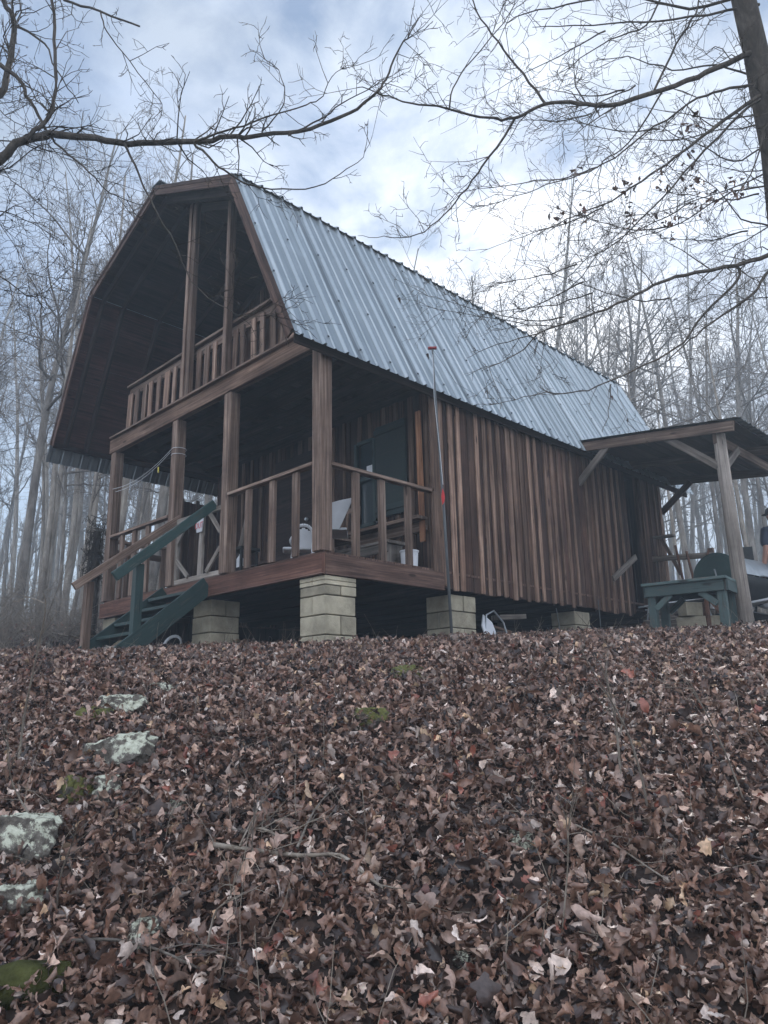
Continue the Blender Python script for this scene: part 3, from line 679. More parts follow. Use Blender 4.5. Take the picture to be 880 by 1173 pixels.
for i in range(3):
    m=MB(); m.beam((-1.1-.1+i*.1,1.31,.44),(-1.1-.1+i*.1,1.35,.82),.03,.02,up=(0,1,0)); P('back_slat',m,M_post,t)
m=MB(); m.box((-1.1,1.36,.83),(.4,.03,.06)); P('top_rail',m,M_post,t)
# clutter seen through the gate
def bottle(x,y,z,r,h,mat,label,cat='bottle',name='bottle'):
    m=MB(); m.lathe((x,y,z),[(r*.9,0),(r,.02),(r,h*.62),(r*.55,h*.78),(r*.3,h*.86),(r*.3,h)],14); simple(name,m,mat,label,cat,smooth=False,bevel=0)
m=MB(); m.box((-2.9,1.25,.36),(1.3,.4,.035)); o=thing('side_table',(-2.9,1.25,0),'dark low table against the back wall behind the porch gate','table'); P('table_top',m,M_dark,o)
for sx in (-1,1):
    for sy in (-1,1): m=MB(); m.box((-2.9+sx*.6,1.25+sy*.16,.17),(.05,.05,.34)); P('leg',m,M_dark,o)
bottle(-3.15,1.2,.378,.05,.24,M_white,'white plastic jug on the dark porch table')
bottle(-3.32,1.3,.378,.035,.12,M_white,'short white bottle beside the jug on the dark porch table')
bottle(-2.12,.35,.0,.035,.30,M_white,'tall white bottle on the porch floor behind the gate')
m=MB(); m.tube([(-2.1,.5,.42),(-2.0,.52,.78)],.04,10,.9); simple('rolled_paper',m,M_grey,'pale roll standing on the stool behind the gate','roll')
o=thing('stool',(-2.07,.5,0),'small dark stool behind the porch gate','stool'); m=MB(); m.box((-2.07,.52,.395),(.28,.28,.04)); P('seat',m,M_blk,o)
for sx in (-1,1):
    for sy in (-1,1): m=MB(); m.box((-2.07+sx*.11,.52+sy*.11,.187),(.03,.03,.374)); P('leg',m,M_blk,o)
# white rimmed pan by the steps
t=thing('enamel_basin',(-1.75,-.45,-.83),'dark basin with a white rim tipped on its side by the foot of the steps','basin')
bp=gp(197,748)
bp=Vector(gp(195,745))+Vector((-.02,.05,.07))
ax=Vector((.45,-.75,.35)).normalized()
m=MB(); m.lathe(bp,[(.06,-.08),(.10,0.0)],20,.8,axis=ax,caps=False); P('bowl',m,M_blk,t,bevel=0)
m=MB(); m.lathe(bp,[(.10,.0),(.125,.01),(.13,.025),(.10,.016)],20,.7,axis=ax,caps=False); P('rim',m,M_white,t,smooth=True,bevel=0)
# debris under cabin
def lean(name,a,b,w,h,mat,label,cat,tint=1.0,up=(0,0,1)):
    m=MB(); m.beam(a,b,w,h,up=up,tint=tint); return simple(name,m,mat,label,cat)
g=lambda x,y,d=0:(x,y,hgt(x,y)+d)
lean('scrap_board',(-.25,3.05,-.42),(-.2,3.55,-.38),.15,.06,M_grey,'short grey board on top of scrap under the side wall','board')
lean('scrap_board',g(-.1,2.95,.04),(-.5,3.5,-.45),.1,.03,M_grey,'slanting pale board under the side wall beside the white panel','board')
lean('scrap_board',g(-.05,3.35,.02),(-.35,3.0,-.5),.08,.03,M_post,'thin brown board crossing the scrap under the side wall','board')
m=MB(); m.prism([(0,0),(.22,0),(.17,.25),(.05,.34),(-.02,.2)],g(-.08,2.62,-.02),(.1,1,0),(-.25,0,1),(1,0,.1),.02,.9); simple('torn_sheet',m,M_white,'torn white panel leaning beside the wide block pier','panel')
m=MB(); m.tube([(-.1,2.62,-.7),(-.12,2.7,-.42),(-.12,2.85,-.36),(-.08,2.98,-.5),(-.05,3.05,-.75)],.012,6); simple('bent_pipe',m,M_silver,'thin bent grey tube standing under the side wall','pipe',bevel=0)
m=MB(); m.tube([(.0,4.1,-.7),(-.02,4.12,-.45),(.0,4.05,-.25)],.006,4); simple('dangling_wire',m,M_pole,'thin pale wire hanging below the middle of the side wall','wire',bevel=0)
m=MB(); m.tube([(.04,5.1,-.75),(.03,5.1,-.05)],.008,4,.6); simple('ground_rod',m,M_pole,'thin grey rod standing in the leaves by the far pier','rod',bevel=0)
# pallets + lawn lounge by rear corner
def pallet(x,y,z,rz,label):
    t=thing('wooden_pallet',(x,y,z),label,'pallet','wooden pallets stacked at the cabin corner'); c,s=math.cos(rz),math.sin(rz)
    def W(a,b,q): return Vector((x+a*c-b*s,y+a*s+b*c,z+q))
    for k in range(6): m=MB(); m.beam(W(-.45,-.45+k*.18,.11),W(.45,-.45+k*.18,.11),.1,.018); P('deck_slat',m,M_grey,t)
    for b in (-.46,0,.46): m=MB(); m.beam(W(-.42+b*.0,b,.055),W(.42,b,.055),.04,.085,tint=.8); P('runner',m,M_grey,t)
    m=MB(); m.beam(W(-.45,-.4,.01),W(.45,-.4,.01),.09,.015); P('bottom_slat',m,M_grey,t)
zg=hgt(.5,6.4)
pallet(.55,6.35,zg,.5,'lower wooden pallet on the leaves behind the green table')
pallet(.58,6.38,zg+.125,.62,'upper wooden pallet stacked on another behind the green table')
t=thing('lawn_lounger',(.6,6.3,zg+.25),'folded silver and white lawn lounger lying on the pallets','lounger')
m=MB(); m.prism([(-.5,-.22),(.6,-.22),(.6,.22),(-.5,.22)],(.75,6.2,zg+.36),(.95,.2,.05),(-.2,.97,0),(0,0,1),.012,1.0); P('webbing',m,M_white,t)
for a,b in (((.2,5.95,.34),(1.3,6.2,.42)),((.1,6.35,.34),(1.2,6.65,.42)),((.35,5.98,.36),(.3,5.98,.12)),((1.1,6.15,.4),(1.2,6.1,.1)),((.35,5.98,.36),(.85,5.95,.14))):
    m=MB(); m.tube([(a[0],a[1],zg+a[2]),(b[0],b[1],zg+b[2])],.013,6); P('tube_frame',m,M_silver,t,bevel=0)
# back work rail and junk behind table
t=thing('fence_rail',(.5,7.0,hgt(.5,7.0)),'rough grey wooden rail on posts behind the shelter','rail')
zz=hgt(.6,7.8)
m=MB(); m.beam((.02,6.95,.76),(1.0,6.95,.68),.05,.085,tint=1.2); P('rail',m,M_grey,t)
for qx in (.14,.94): m=MB(); m.beam((qx,7.0,hgt(qx,7.)-.1),(qx,7.0,.80 if qx>.5 else 1.08),.08,.06,up=(0,1,0)); P('post',m,M_post,t)
m=MB(); m.beam((.08,6.96,1.10),(.40,6.98,1.09),.14,.035); P('shelf',m,M_grey,t)
m=MB(); m.beam((.20,6.97,1.06),(.45,6.97,.45),.05,.05,up=(0,1,0),tint=.6); P('brace',m,M_post,t)
for a,b,lb in (((.72,6.6,-.5),(.46,6.85,.90),'thin rusty bar leaning on the grey rail, left one of three'),((.9,6.6,-.5),(.62,6.86,.78),'thin rusty bar leaning on the grey rail, middle one of three'),((.5,6.65,-.5),(.95,6.88,.74),'wide brown board leaning on the grey rail, right one of three')):
    lean('leaning_bar',a,b,.09 if 'wide' in lb else .03,.03,M_rust,lb,'bar')
# green work table
tb=thing('work_table',(1.1,4.6,-.6),'faded green wooden work table with thick legs and corner braces','table')
tc_=at(833,661,9.0); F_=Vector((-math.cos(.14),-math.sin(.14),0)); S_=Vector((-math.sin(.14),math.cos(.14),0)); tq=tc_+F_*.50+S_*.27
TX=Matrix.Translation((tq.x,tq.y,tc_.z-.80))@Matrix.Rotation(.14,4,'Z')
def W(x,y,z): return TX@Vector((x,y,z))
def up_(v): return (TX.to_3x3()@Vector(v))
m=MB()
for i in range(4): m.beam(W(-.50,-.26+i*.175,.80),W(.50,-.26+i*.175,.80),.17,.035,tint=1.25)
P('table_top',m,M_green2,tb)
m=MB(); m.beam(W(-.46,-.29,.715),W(.46,-.29,.715),.04,.13,tint=.75); m.beam(W(-.46,.29,.715),W(.46,.29,.715),.04,.13,tint=.7); m.beam(W(-.48,-.27,.715),W(-.48,.27,.715),.04,.13,tint=.8); m.beam(W(.48,-.27,.715),W(.48,.27,.715),.04,.13,tint=.8); P('apron',m,M_green2,tb)
for sx in (-1,1):
    for sy in (-1,1):
        m=MB(); m.beam(W(sx*.41,sy*.22,-.15),W(sx*.41,sy*.22,.78),.095,.09,up=up_((0,1,0)),tint=.95); P('leg',m,M_green2,tb)
        m=MB(); m.beam(W(sx*.36,sy*.265,.5),W(sx*.17,sy*.265,.66),.03,.07,tint=1.1); P('brace',m,M_green2,tb)
# barrel smoker
sm=thing('barrel_smoker',(1.45,6.7,-.55),'large horizontal barrel smoker grill with dull silver lid and dark green end','grill')
sc=Vector((1.35,6.05,.20)); axs=Vector((.10,1,0)).normalized(); side=Vector((1,-.1,0)).normalized(); rS=.33; Ls=1.7
def half(a0,a1,mat,name,r,tint=1.0,l0=0,l1=Ls,par=None,nn=18):
    V=[];F=[];U=[]
    for i in range(nn+1):
        a=a0+(a1-a0)*i/nn
        for l in (l0,l1): V.append(sc+axs*l+side*(r*math.cos(a))+Vector((0,0,r*math.sin(a))))
    for i in range(nn): F.append((2*i,2*i+2,2*i+3,2*i+1)); U.append([(0,0)]*4)
    mb=MB(); mb.add(V,F,U,(tint,tint,tint,1)); return P(name,mb,mat,par or sm,smooth=True,bevel=0)
half(.05,math.pi-.05,M_silver,'lid',rS+.004); half(math.pi,2*math.pi,M_blk,'firebox',rS)
m=MB(); m.lathe(sc-axs*.004,[(.001,-.006),(rS+.012,-.004),(rS+.012,.02),(.001,.02)],36,1.2,axis=axs); P('end_plate',m,M_green,sm,bevel=0)
m=MB(); m.lathe(sc+axs*Ls,[(.001,-.006),(rS,-.004),(rS,.02),(.001,.02)],36,.9,axis=axs); P('end_plate',m,M_blk,sm,bevel=0)
m=MB(); m.tube([sc+side*.36+axs*.5+Vector((0,0,.0)),sc+side*.42+axs*.5,sc+side*.42+axs*1.2,sc+side*.36+axs*1.2],.012,6); P('lid_handle',m,M_silver,sm,bevel=0)
m=MB(); m.tube([sc-axs*.02+Vector((.02,-.02,-.02)),sc-axs*.06+Vector((.02,-.02,.1))],.012,6); P('latch',m,M_silver,sm,bevel=0)
for l in (.1,1.5):
    for s_ in (-1,1):
        q=sc+axs*l+side*(s_*.2)-Vector((0,0,.25)); m=MB(); m.tube([q,Vector((q.x+s_*.08,q.y,hgt(q.x,q.y)-.03))],.022,6); P('leg',m,M_blk,sm,bevel=0)
m=MB(); m.box(sc+axs*.8-Vector((0,0,.5)),(.5,1.3,.02)); P('lower_shelf',m,M_blk,sm)
m=MB(); m.box(sc+axs*.95+side*.02+Vector((0,0,rS+.10)),(.16,.06,.2),.5); simple('black_box',m,M_blk,'small black box standing on the silver smoker lid','box')
# stool + blocks under table
o=thing('metal_stand',(1.35,5.9,-.6),'rusty black metal stand with splayed legs behind the green table','stand')
for a,b in (((1.25,5.85,-.62),(1.25,5.85,.1)),((1.1,5.9,.05),(1.25,5.85,-.1)),((1.45,5.9,.05),(1.25,5.85,-.12)),((1.55,6.1,-.6),(1.3,5.9,-.15)),((1.05,6.2,-.6),(1.2,5.9,-.15))):
    m=MB(); m.beam(a,b,.05,.035,up=(0,1,0)); P('leg',m,M_rust,o)
m=MB(); m.box((1.28,5.9,.12),(.4,.3,.03)); P('top_plate',m,M_rust,o)
for i,(x,y,z,lb) in enumerate(((.95,6.0,0,'grey concrete block on the ground under the green table, left one'),(1.28,6.25,0,'grey concrete block on the ground under the green table, right one'),(.98,6.02,.2,'grey concrete block stacked on another under the green table'))):
    m=MB(); zz=hgt(x,y)+.0; m.box((x,y,zz+z+.095),(.38,.19,.19),.3+i*.4); simple('concrete_block',m,M_block,lb,'block','loose concrete blocks behind the green table',bevel=.006)
m=MB(); m.tube([(1.3,7.0,-.2),(1.7,6.6,-.15),(1.9,6.5,-.1)],.02,6); m.beam((1.35,6.55,-.18),(1.95,6.45,-.14),.25,.03,tint=1.1); simple('white_plank',m,M_white,'white board lying under the smoker','board')
# ------------------------------------------------------------------ person
def person():
    bx,by=1.82,7.33; gz=hgt(bx,by); rz=2.55   # faces left of the picture
    t=thing('person',(bx,by,gz),'person in dark cap, navy t-shirt and jeans carrying a white bag behind the smoker','person')
    fwd=Vector((math.cos(rz),math.sin(rz),0)); lf=Vector((-math.sin(rz),math.cos(rz),0))
    def W(f,l,z): return Vector((bx,by,gz))+fwd*f+lf*l+Vector((0,0,z))
    def skin(name,pts,edges,mat,par,sub=2,root=0):
        me=bpy.data.meshes.new(name); me.from_pydata([p for p,_ in pts],edges,[]); o=bpy.data.objects.new(name,me); C.objects.link(o)
        sk=o.modifiers.new('s','SKIN'); 
        for i,(p,r) in enumerate(pts):
            r=r if isinstance(r,tuple) else (r,r); me.skin_vertices[0].data[i].radius=r
            me.skin_vertices[0].data[i].use_root=(i==root)
        sk.use_smooth_shade=True; sb=o.modifiers.new('b','SUBSURF'); sb.levels=sb.render_levels=sub
        me.materials.append(mat); o.parent=par
        o.matrix_parent_inverse=Matrix.Translation(par.location).inverted() if par.parent is None else Matrix.Identity(4)
        return o
    # body (skin): pelvis, torso, neck, head, arms, legs as one figure
    pts=[(W(0,0,.95),(.11,.09)),(W(0,0,1.15),(.10,.08)),(W(0,0,1.38),(.10,.08)),(W(.01,0,1.50),(.055,.055)),(W(.03,0,1.58),(.065,.075)),(W(.05,0,1.66),(.085,.10)),(W(.045,0,1.74),(.07,.085)),
         (W(0,.19,1.42),.062),(W(-.04,.26,1.14),.045),(W(.06,.26,.90),.032),(W(.09,.26,.82),.028),
         (W(0,-.19,1.42),.062),(W(-.02,-.26,1.14),.045),(W(.08,-.25,.90),.032),(W(.10,-.25,.82),.028),
         (W(0,.1,.86),.095),(W(.03,.11,.48),.065),(W(-.02,.12,.10),.045),(W(.12,.13,.04),.035),
         (W(0,-.1,.86),.095),(W(-.03,-.11,.48),.065),(W(-.10,-.12,.10),.045),(W(.04,-.13,.04),.035)]
    ed=[(0,1),(1,2),(2,3),(3,4),(4,5),(5,6),(2,7),(7,8),(8,9),(9,10),(2,11),(11,12),(12,13),(13,14),(0,15),(15,16),(16,17),(17,18),(0,19),(19,20),(20,21),(21,22)]
    body=skin('body',pts,ed,M_skin,t)
    sh=[(W(0,0,.86),(.20,.20)),(W(0,0,1.12),(.20,.20)),(W(0,0,1.34),(.21,.21)),(W(0,0,1.49),(.09,.09)),(W(0,.2,1.42),.085),(W(-.03,.25,1.16),.08),(W(0,-.2,1.42),.085),(W(-.02,-.25,1.16),.08)]
    skin('shirt',sh,[(0,1),(1,2),(2,3),(2,4),(4,5),(2,6),(6,7)],M_shirt,t)
    tr=[(W(0,0,.97),(.165,.125)),(W(0,.1,.84),.11),(W(.03,.11,.48),.08),(W(-.02,.12,.1),.07),(W(0,-.1,.84),.11),(W(-.03,-.11,.48),.08),(W(-.10,-.12,.1),.07)]
    skin('trousers',tr,[(0,1),(1,2),(2,3),(0,4),(4,5),(5,6)],M_jean,t)
    for l,f in ((.12,.03),(-.12,-.05)):
        skin('shoe',[(W(f-.06,l,.05),.05),(W(f+.06,l,.045),.048),(W(f+.16,l,.035),.035)],[(0,1),(1,2)],M_hair,t)
    m=MB(); cz=W(.045,0,1.70); m.lathe(cz,[(.098,0),(.102,.03),(.09,.075),(.05,.105),(.005,.112)],20); m.prism([(-.07,.07),(.07,.07),(.06,.17),(0,.19),(-.06,.17)],cz+Vector((0,0,.012)),lf,fwd,(0,0,1),.012); P('cap',m,M_hair,t,smooth=False,bevel=0)
    m=MB(); m.lathe(W(.015,0,1.60),[(.06,-.03),(.09,.03),(.1,.1)],16,axis=(0,0,1),caps=False); P('hair',m,M_hair,t,smooth=True,bevel=0)
    # face: nose, eyes, ears
    m=MB(); m.tube([W(.13,0,1.69),W(.165,0,1.645),W(.135,0,1.635)],[.008,.016,.01],6); P('nose',m,M_skin,t,smooth=True,bevel=0)
    for s_ in (-1,1):
        m=MB(); m.lathe(W(.045,s_*.085,1.655),[(.02,0),(.03,.008),(.012,.014)],10,axis=lf*s_); P('ear',m,M_skin,t,smooth=True,bevel=0)
        m=MB(); m.lathe(W(.125,s_*.035,1.675),[(.012,0),(.008,.01)],8,axis=fwd); P('eye',m,M_hair,t,bevel=0)
    m=MB(); m.box(W(.132,0,1.61),(.012,.045,.008),rz); P('mouth',m,M_hair,t,bevel=0)
    for s_ in (1,-1):
        base=W(.095,s_*.26,.80) if s_>0 else W(.105,s_*.25,.80)
        pts=[(base,.028),(base+Vector((0,0,-.05)),(.03,.022))]; ed=[(0,1)]
        for k,L in enumerate((.06,.07,.066,.052)):
            o0=base+fwd*(.03-k*.02)+Vector((0,0,-.075)); i0=len(pts)
            pts+= [(o0,.0095),(o0+Vector((0,0,-L*.5))-lf*s_*.012,.009),(o0+Vector((0,0,-L*.8))-lf*s_*.035,.008)]; ed+=[(1,i0),(i0,i0+1),(i0+1,i0+2)]
        o0=base+fwd*.035+Vector((0,0,-.03)); i0=len(pts); pts+=[(o0,.011),(o0+fwd*.015+Vector((0,0,-.035))-lf*s_*.015,.009)]; ed+=[(0,i0),(i0,i0+1)]
        skin('hand',pts,ed,M_skin,t,1)
    # bag
    hb=W(.095,.26,.72)
    bag=thing('shopping_bag',hb-Vector((0,0,.45)),'white plastic shopping bag hanging from the hand of the person','bag')
    V=[];F=[];U=[]; rings=[(0,.02),(-.08,.03),(-.16,.10),(-.3,.15),(-.4,.14),(-.44,.06)]; n=14
    for dz,r in rings:
        for k in range(n):
            a=2*math.pi*k/n; q=r*(1+.18*math.sin(k*2.3+dz*20)); V.append(hb+fwd*(q*math.cos(a))+lf*(q*.55*math.sin(a))+Vector((0,0,dz)))
    for i in range(len(rings)-1):
        for k in range(n): j=(k+1)%n; F.append((i*n+k,i*n+j,(i+1)*n+j,(i+1)*n+k)); U.append([(0,0)]*4)
    mb=MB(); mb.add(V,F,U,(1.15,1.15,1.15,1)); P('sack',mb,M_white,bag,smooth=True,bevel=0)
person()
# ------------------------------------------------------------------ TREES
class Twigs(MB): pass
def fast_tube(store,pts,r0,r1,n):
    store.append((pts,r0,r1,n))
def flush(store,name,mat,parent=None):
    VV=[];FF=[];o=0
    for pts,r0,r1,n in store:
        p=np.array(pts); k=len(p); d=np.gradient(p,axis=0); d/=np.linalg.norm(d,axis=1,keepdims=True)+1e-9
        ref=np.array([0,0,1.]) if abs(d[0,2])<.9 else np.array([1.,0,0]); a=np.cross(d,ref); a/=np.linalg.norm(a,axis=1,keepdims=True)+1e-9; b=np.cross(d,a)
        r=(r0+(r1-r0)*np.linspace(0,1,k))[:,None,None] if np.isscalar(r0) else np.array(r0)[:,None,None]
        t=np.arange(n)*2*np.pi/n
        V=p[:,None,:]+r*(a[:,None,:]*np.cos(t)[None,:,None]+b[:,None,:]*np.sin(t)[None,:,None])
        VV.append(V.reshape(-1,3)); i=np.arange(k-1)[:,None]*n; j=np.arange(n)[None,:]; j2=(j+1)%n
        FF.append((np.stack([i+j,i+j2,i+n+j2,i+n+j],-1).reshape(-1,4)+o)); o+=k*n
    V=np.concatenate(VV).astype(np.float32);F=np.concatenate(FF).astype(np.int32)
    me=bpy.data.meshes.new(name); me.vertices.add(len(V)); me.vertices.foreach_set('co',V.ravel()); me.loops.add(len(F)*4); me.loops.foreach_set('vertex_index',F.ravel())
    me.polygons.add(len(F)); me.polygons.foreach_set('loop_start',np.arange(0,len(F)*4,4,dtype=np.int32)); me.update(calc_edges=True); me.materials.append(mat); me.shade_smooth()
    ob=bpy.data.objects.new(name,me); C.objects.link(ob)
    if parent is not None: ob.parent=parent
    return ob
def grow(store,p,d,L,r,lvl,maxl,upw=.25,wob=.18,dens=1.0,thin=.45,minr=.003):
    """one branch and its side branches"""
    k=max(4,min(9,int(L/.25)+3)); pts=[np.array(p,float)]; d=np.array(d,float); d/=np.linalg.norm(d)
    dirs=[d.copy()]
    for i in range(k-1):
        d=d+rng.normal(0,wob,3)+np.array([0,0,upw*.12]); d/=np.linalg.norm(d); pts.append(pts[-1]+d*L/(k-1)); dirs.append(d.copy())
    fast_tube(store,pts,r,max(minr*.6,r*.3),5 if r>.03 else 3)
    if lvl>=maxl: return
    nb=int(dens*(3+L*1.4)) if lvl<maxl-1 else int(dens*(2+L*2.4))
    nb=min(nb,9)
    for i in range(nb):
        t=random.uniform(.18,.98); f=t*(k-1); i0=min(int(f),k-2); q=pts[i0]+(pts[i0+1]-pts[i0])*(f-i0); dd=dirs[i0]
        perp=rng.normal(0,1,3); perp-=perp.dot(dd)*dd; perp/=np.linalg.norm(perp)+1e-9
        a=random.uniform(.5,1.25); nd=dd*math.cos(a)+perp*math.sin(a); nd[2]+=upw
        grow(store,q,nd,L*random.uniform(.35,.62)*(1.1-t*.35),max(minr,r*thin*(1.15-t*.5)),lvl+1,maxl,upw,wob,dens,thin,minr)
def make_tree(H,r,lean=.05,maxl=3,first=.35,nb=16,spread=.32,fork=False,dens=1.0):
    tr=[];cr=[]; k=12; pts=[np.array([0,0,-.4])]; d=np.array([random.uniform(-lean,lean),random.uniform(-lean,lean),1.])
    for i in range(k): d=d+rng.normal(0,.03,3)*[1,1,0]; d/=np.linalg.norm(d); pts.append(pts[-1]+d*H/k)
    rad=[r*1.25]+[r*(1-.9*(i/k)**1.1)+.008 for i in range(1,k+1)]
    tr.append((pts,rad,0,8))
    for b in range(nb):
        t=first+(1-first)*((b+random.random())/nb); f=t*k; i0=min(int(f),k-1); q=pts[i0]+(pts[i0+1]-pts[i0])*(f-i0)
        az=random.uniform(0,2*math.pi); el=random.uniform(.3,1.0); nd=(math.cos(az)*math.cos(el),math.sin(az)*math.cos(el),math.sin(el))
        L=H*spread*(1.15-t)*random.uniform(.6,1.25)+.6
        grow(cr,q,nd,L,max(.012,rad[i0]*random.uniform(.35,.6)),1,maxl,.24,.15,dens,.52,.005)
    return tr,cr
protos=[]
for i in range(9):
    H=random.uniform(12,16); tr,cr=make_tree(H,random.uniform(.075,.125),.06,4,random.uniform(.3,.55),random.randint(13,18),random.uniform(.24,.34),dens=.95)
    e=thing('bare_tree',(0,0,0),'tmp','tree'); a=flush(tr,'trunk',M_bark,e); b=flush(cr,'crown',M_twig,e); protos.append((e,a,b,H))
def put_tree(i,x,y,s,rz,label,group,sz=1.0,name='bare_tree'):
    e,a,b,H=protos[i]; o=e.copy(); C.objects.link(o)
    for ch in (a,b): c=ch.copy(); C.objects.link(c); c.parent=o
    o.location=(x,y,hgt(x,y)-.05); o.rotation_euler=(random.uniform(-.05,.05),random.uniform(-.05,.05),rz); o.scale=(s,s,s*sz); o['label']=label; o['group']=group; o['category']='tree'
    return o
def topz(px,py,d):
    r=ray(px,py); return CAM[2]+d*r[2]/np.hypot(r[0],r[1])
def vis(px,d):
    r=ray(px,700); r=r/np.hypot(r[0],r[1]); return CAM[0]+r[0]*d, CAM[1]+r[1]*d
# individually recognisable trees
named=[(735,27,262,2,'tall bare tree with forked crown standing directly behind the far end of the metal roof'),
(686,32,270,0,'bare tree rising just above the roof edge, left of the forked tree'),
(651,31,262,3,'slender bare tree over the roof, left of the forked tree and its neighbour'),
(606,28,225,6,'very thin straight bare tree poking highest above the middle of the roof'),
(760,30,285,1,'bare tree above the left end of the shelter roof'),
(795,28,255,4,'bare tree above the middle of the shelter roof'),
(836,25,300,5,'bare tree above the shelter roof close to its post'),
(870,27,250,7,'bare tree above the shelter roof at the right edge of the photo'),
(560,36,330,8,'short bare tree whose top just shows over the high part of the roof'),
(534,38,325,6,'faint thin snag standing over the roof ridge line'),
(165,17,118,1,'large pale bare tree with many upright limbs left of the cabin roof peak'),
(128,19,140,4,'pale bare tree touching the left slope of the cabin roof'),
(95,20,150,2,'bare tree with crooked trunk left of the roof eave'),
(45,17,190,5,'bare tree leaning right at the left side of the photo'),
(15,20,130,7,'bare tree at the left edge with spreading upper limbs'),
(72,24,170,3,'thin bare tree between the crooked tree and the left edge trees'),
(205,24,150,0,'bare tree rising behind the roof peak from the left side')]
for px,d,ty,i,lb in named:
    x,y=vis(px,d); s=(topz(px,ty,d)-hgt(x,y))/protos[i][3]; put_tree(i,x,y,s,random.uniform(0,6.28),lb,'bare trees around the cabin')
az0=math.atan2(VIEW[1],VIEW[0]); cnt=0; used=[]
while cnt<215:
    a=az0+random.uniform(-.66,.62); d=14.5+43*random.random()**.85; x=CAM[0]+d*math.cos(a); y=CAM[1]+d*math.sin(a)
    if -8<x<3.5 and -1<y<10: continue
    if abs(a-az0)<.12 and d<20: continue
    if any((x-u)**2+(y-v)**2<.6 for u,v in used): continue
    used.append((x,y)); rl=(az0-a); elv=math.radians(random.uniform(20,31) if rl>0 else random.uniform(20,33)) 
    Ht=min(21,max(5.5,CAM[2]+d*math.tan(elv)-hgt(x,y))); k_=random.randrange(9); side='left' if a>az0 else 'right'
    put_tree(k_,x,y,Ht/protos[k_][3],random.uniform(0,6.28),'slim bare grey tree in the crowded woods on the %s of the cabin'%side,'crowded bare trees in the woods on the %s'%side,random.uniform(.9,1.1)); cnt+=1
for e,a,b,H in protos:
    for o in (a,b,e): bpy.data.objects.remove(o)
# far woods as one mass
st_=[]
for i in range(650):
    a=az0+random.uniform(-.75,.72); d=random.uniform(52,88); x=CAM[0]+d*math.cos(a); y=CAM[1]+d*math.sin(a); z=hgt(x,y); H=random.uniform(8,15)
    q=np.array([x,y,z-.3]); st_.append(([q,q+[random.uniform(-.4,.4),random.uniform(-.4,.4),H*.5],q+[random.uniform(-.9,.9),random.uniform(-.9,.9),H]],random.uniform(.07,.17),.02,3))
    for k in range(5):
        t=random.uniform(.45,.95); b=q+np.array([0,0,H*t]); st_.append(([b,b+[random.uniform(-1.5,1.5),random.uniform(-1.5,1.5),random.uniform(.6,2)]],.03,.012,3))
o=flush(st_,'far_woods',M_twig); o['kind']='stuff'; o['label']='distant hazy mass of bare trees closing the view behind the woods'
# undergrowth
st_=[]
def bush(x,y,Hm,n):
    z=hgt(x,y)
    for k in range(n):
        p=np.array([x+random.gauss(0,.25),y+random.gauss(0,.25),z-.03]); d=np.array([random.gauss(0,.45),random.gauss(0,.45),1.]); L=Hm*random.uniform(.5,1.1); pts=[p]
        for i in range(5): d=d+rng.normal(0,.28,3); d[2]-=.06; d/=np.linalg.norm(d); pts.append(pts[-1]+d*L/5); 
        st_.append((pts,.006,.002,3))
        for j in range(4):
            i0=random.randint(1,4); q=pts[i0]; dd=np.array([random.gauss(0,1),random.gauss(0,1),random.gauss(.3,.6)]); dd/=np.linalg.norm(dd); l=L*random.uniform(.15,.35)
            st_.append(([q,q+dd*l*.5,q+dd*l+rng.normal(0,.05,3)],.0035,.0015,3))
for i in range(950):
    a=az0+random.uniform(-.66,.62); d=12+24*random.random()**1.0; x=CAM[0]+d*math.cos(a); y=CAM[1]+d*math.sin(a)
    if -5.6<x<3 and -.8<y<8.8: continue
    if x>-5 and d<12.5: continue
    bush(x,y,random.uniform(.9,2.2) if a>az0 else random.uniform(.7,1.7),9)
for i in range(110):
    a=az0+random.uniform(.27,.60); d=random.uniform(9.6,14); x=CAM[0]+d*math.cos(a); y=CAM[1]+d*math.sin(a)
    if -5.4<x and y>-1.3: continue
    bush(x,y,random.uniform(.5,1.5),9)
o=flush(st_,'undergrowth',M_brush); o['kind']='stuff'; o['label']='tangled grey undergrowth of thin bare stems among the trees'
# vine covered snag
t=thing('vine_covered_snag',(0,0,0),'dark broken snag wrapped in tangled vines left of the porch','tree')
x,y=vis(104,12.6); z=hgt(x,y)
s1=[([np.array([x,y,z-.2]),np.array([x+.03,y,z+.9]),np.array([x-.08,y+.05,z+1.75])],.09,.06,7)]; flush(s1,'trunk',M_barkf,t)
s1=[]
for k in range(70):
    a=random.uniform(0,6.28); pts=[]
    zz=random.uniform(.9,1.95)*1.0; rr_=random.uniform(.05,.22)
    for i in range(7): pts.append(np.array([x+rr_*math.cos(a+i*.7)-.03,y+rr_*math.sin(a+i*.7),z+zz+random.gauss(0,.06)]))
    s1.append((pts,.007,.004,3))
for k in range(30):
    a=random.uniform(0,6.28); pts=[np.array([x+.1*math.cos(a+i*.5),y+.1*math.sin(a+i*.5),z+.25*i]) for i in range(8)]; s1.append((pts,.007,.004,3))
flush(s1,'vines',M_barkf,t)
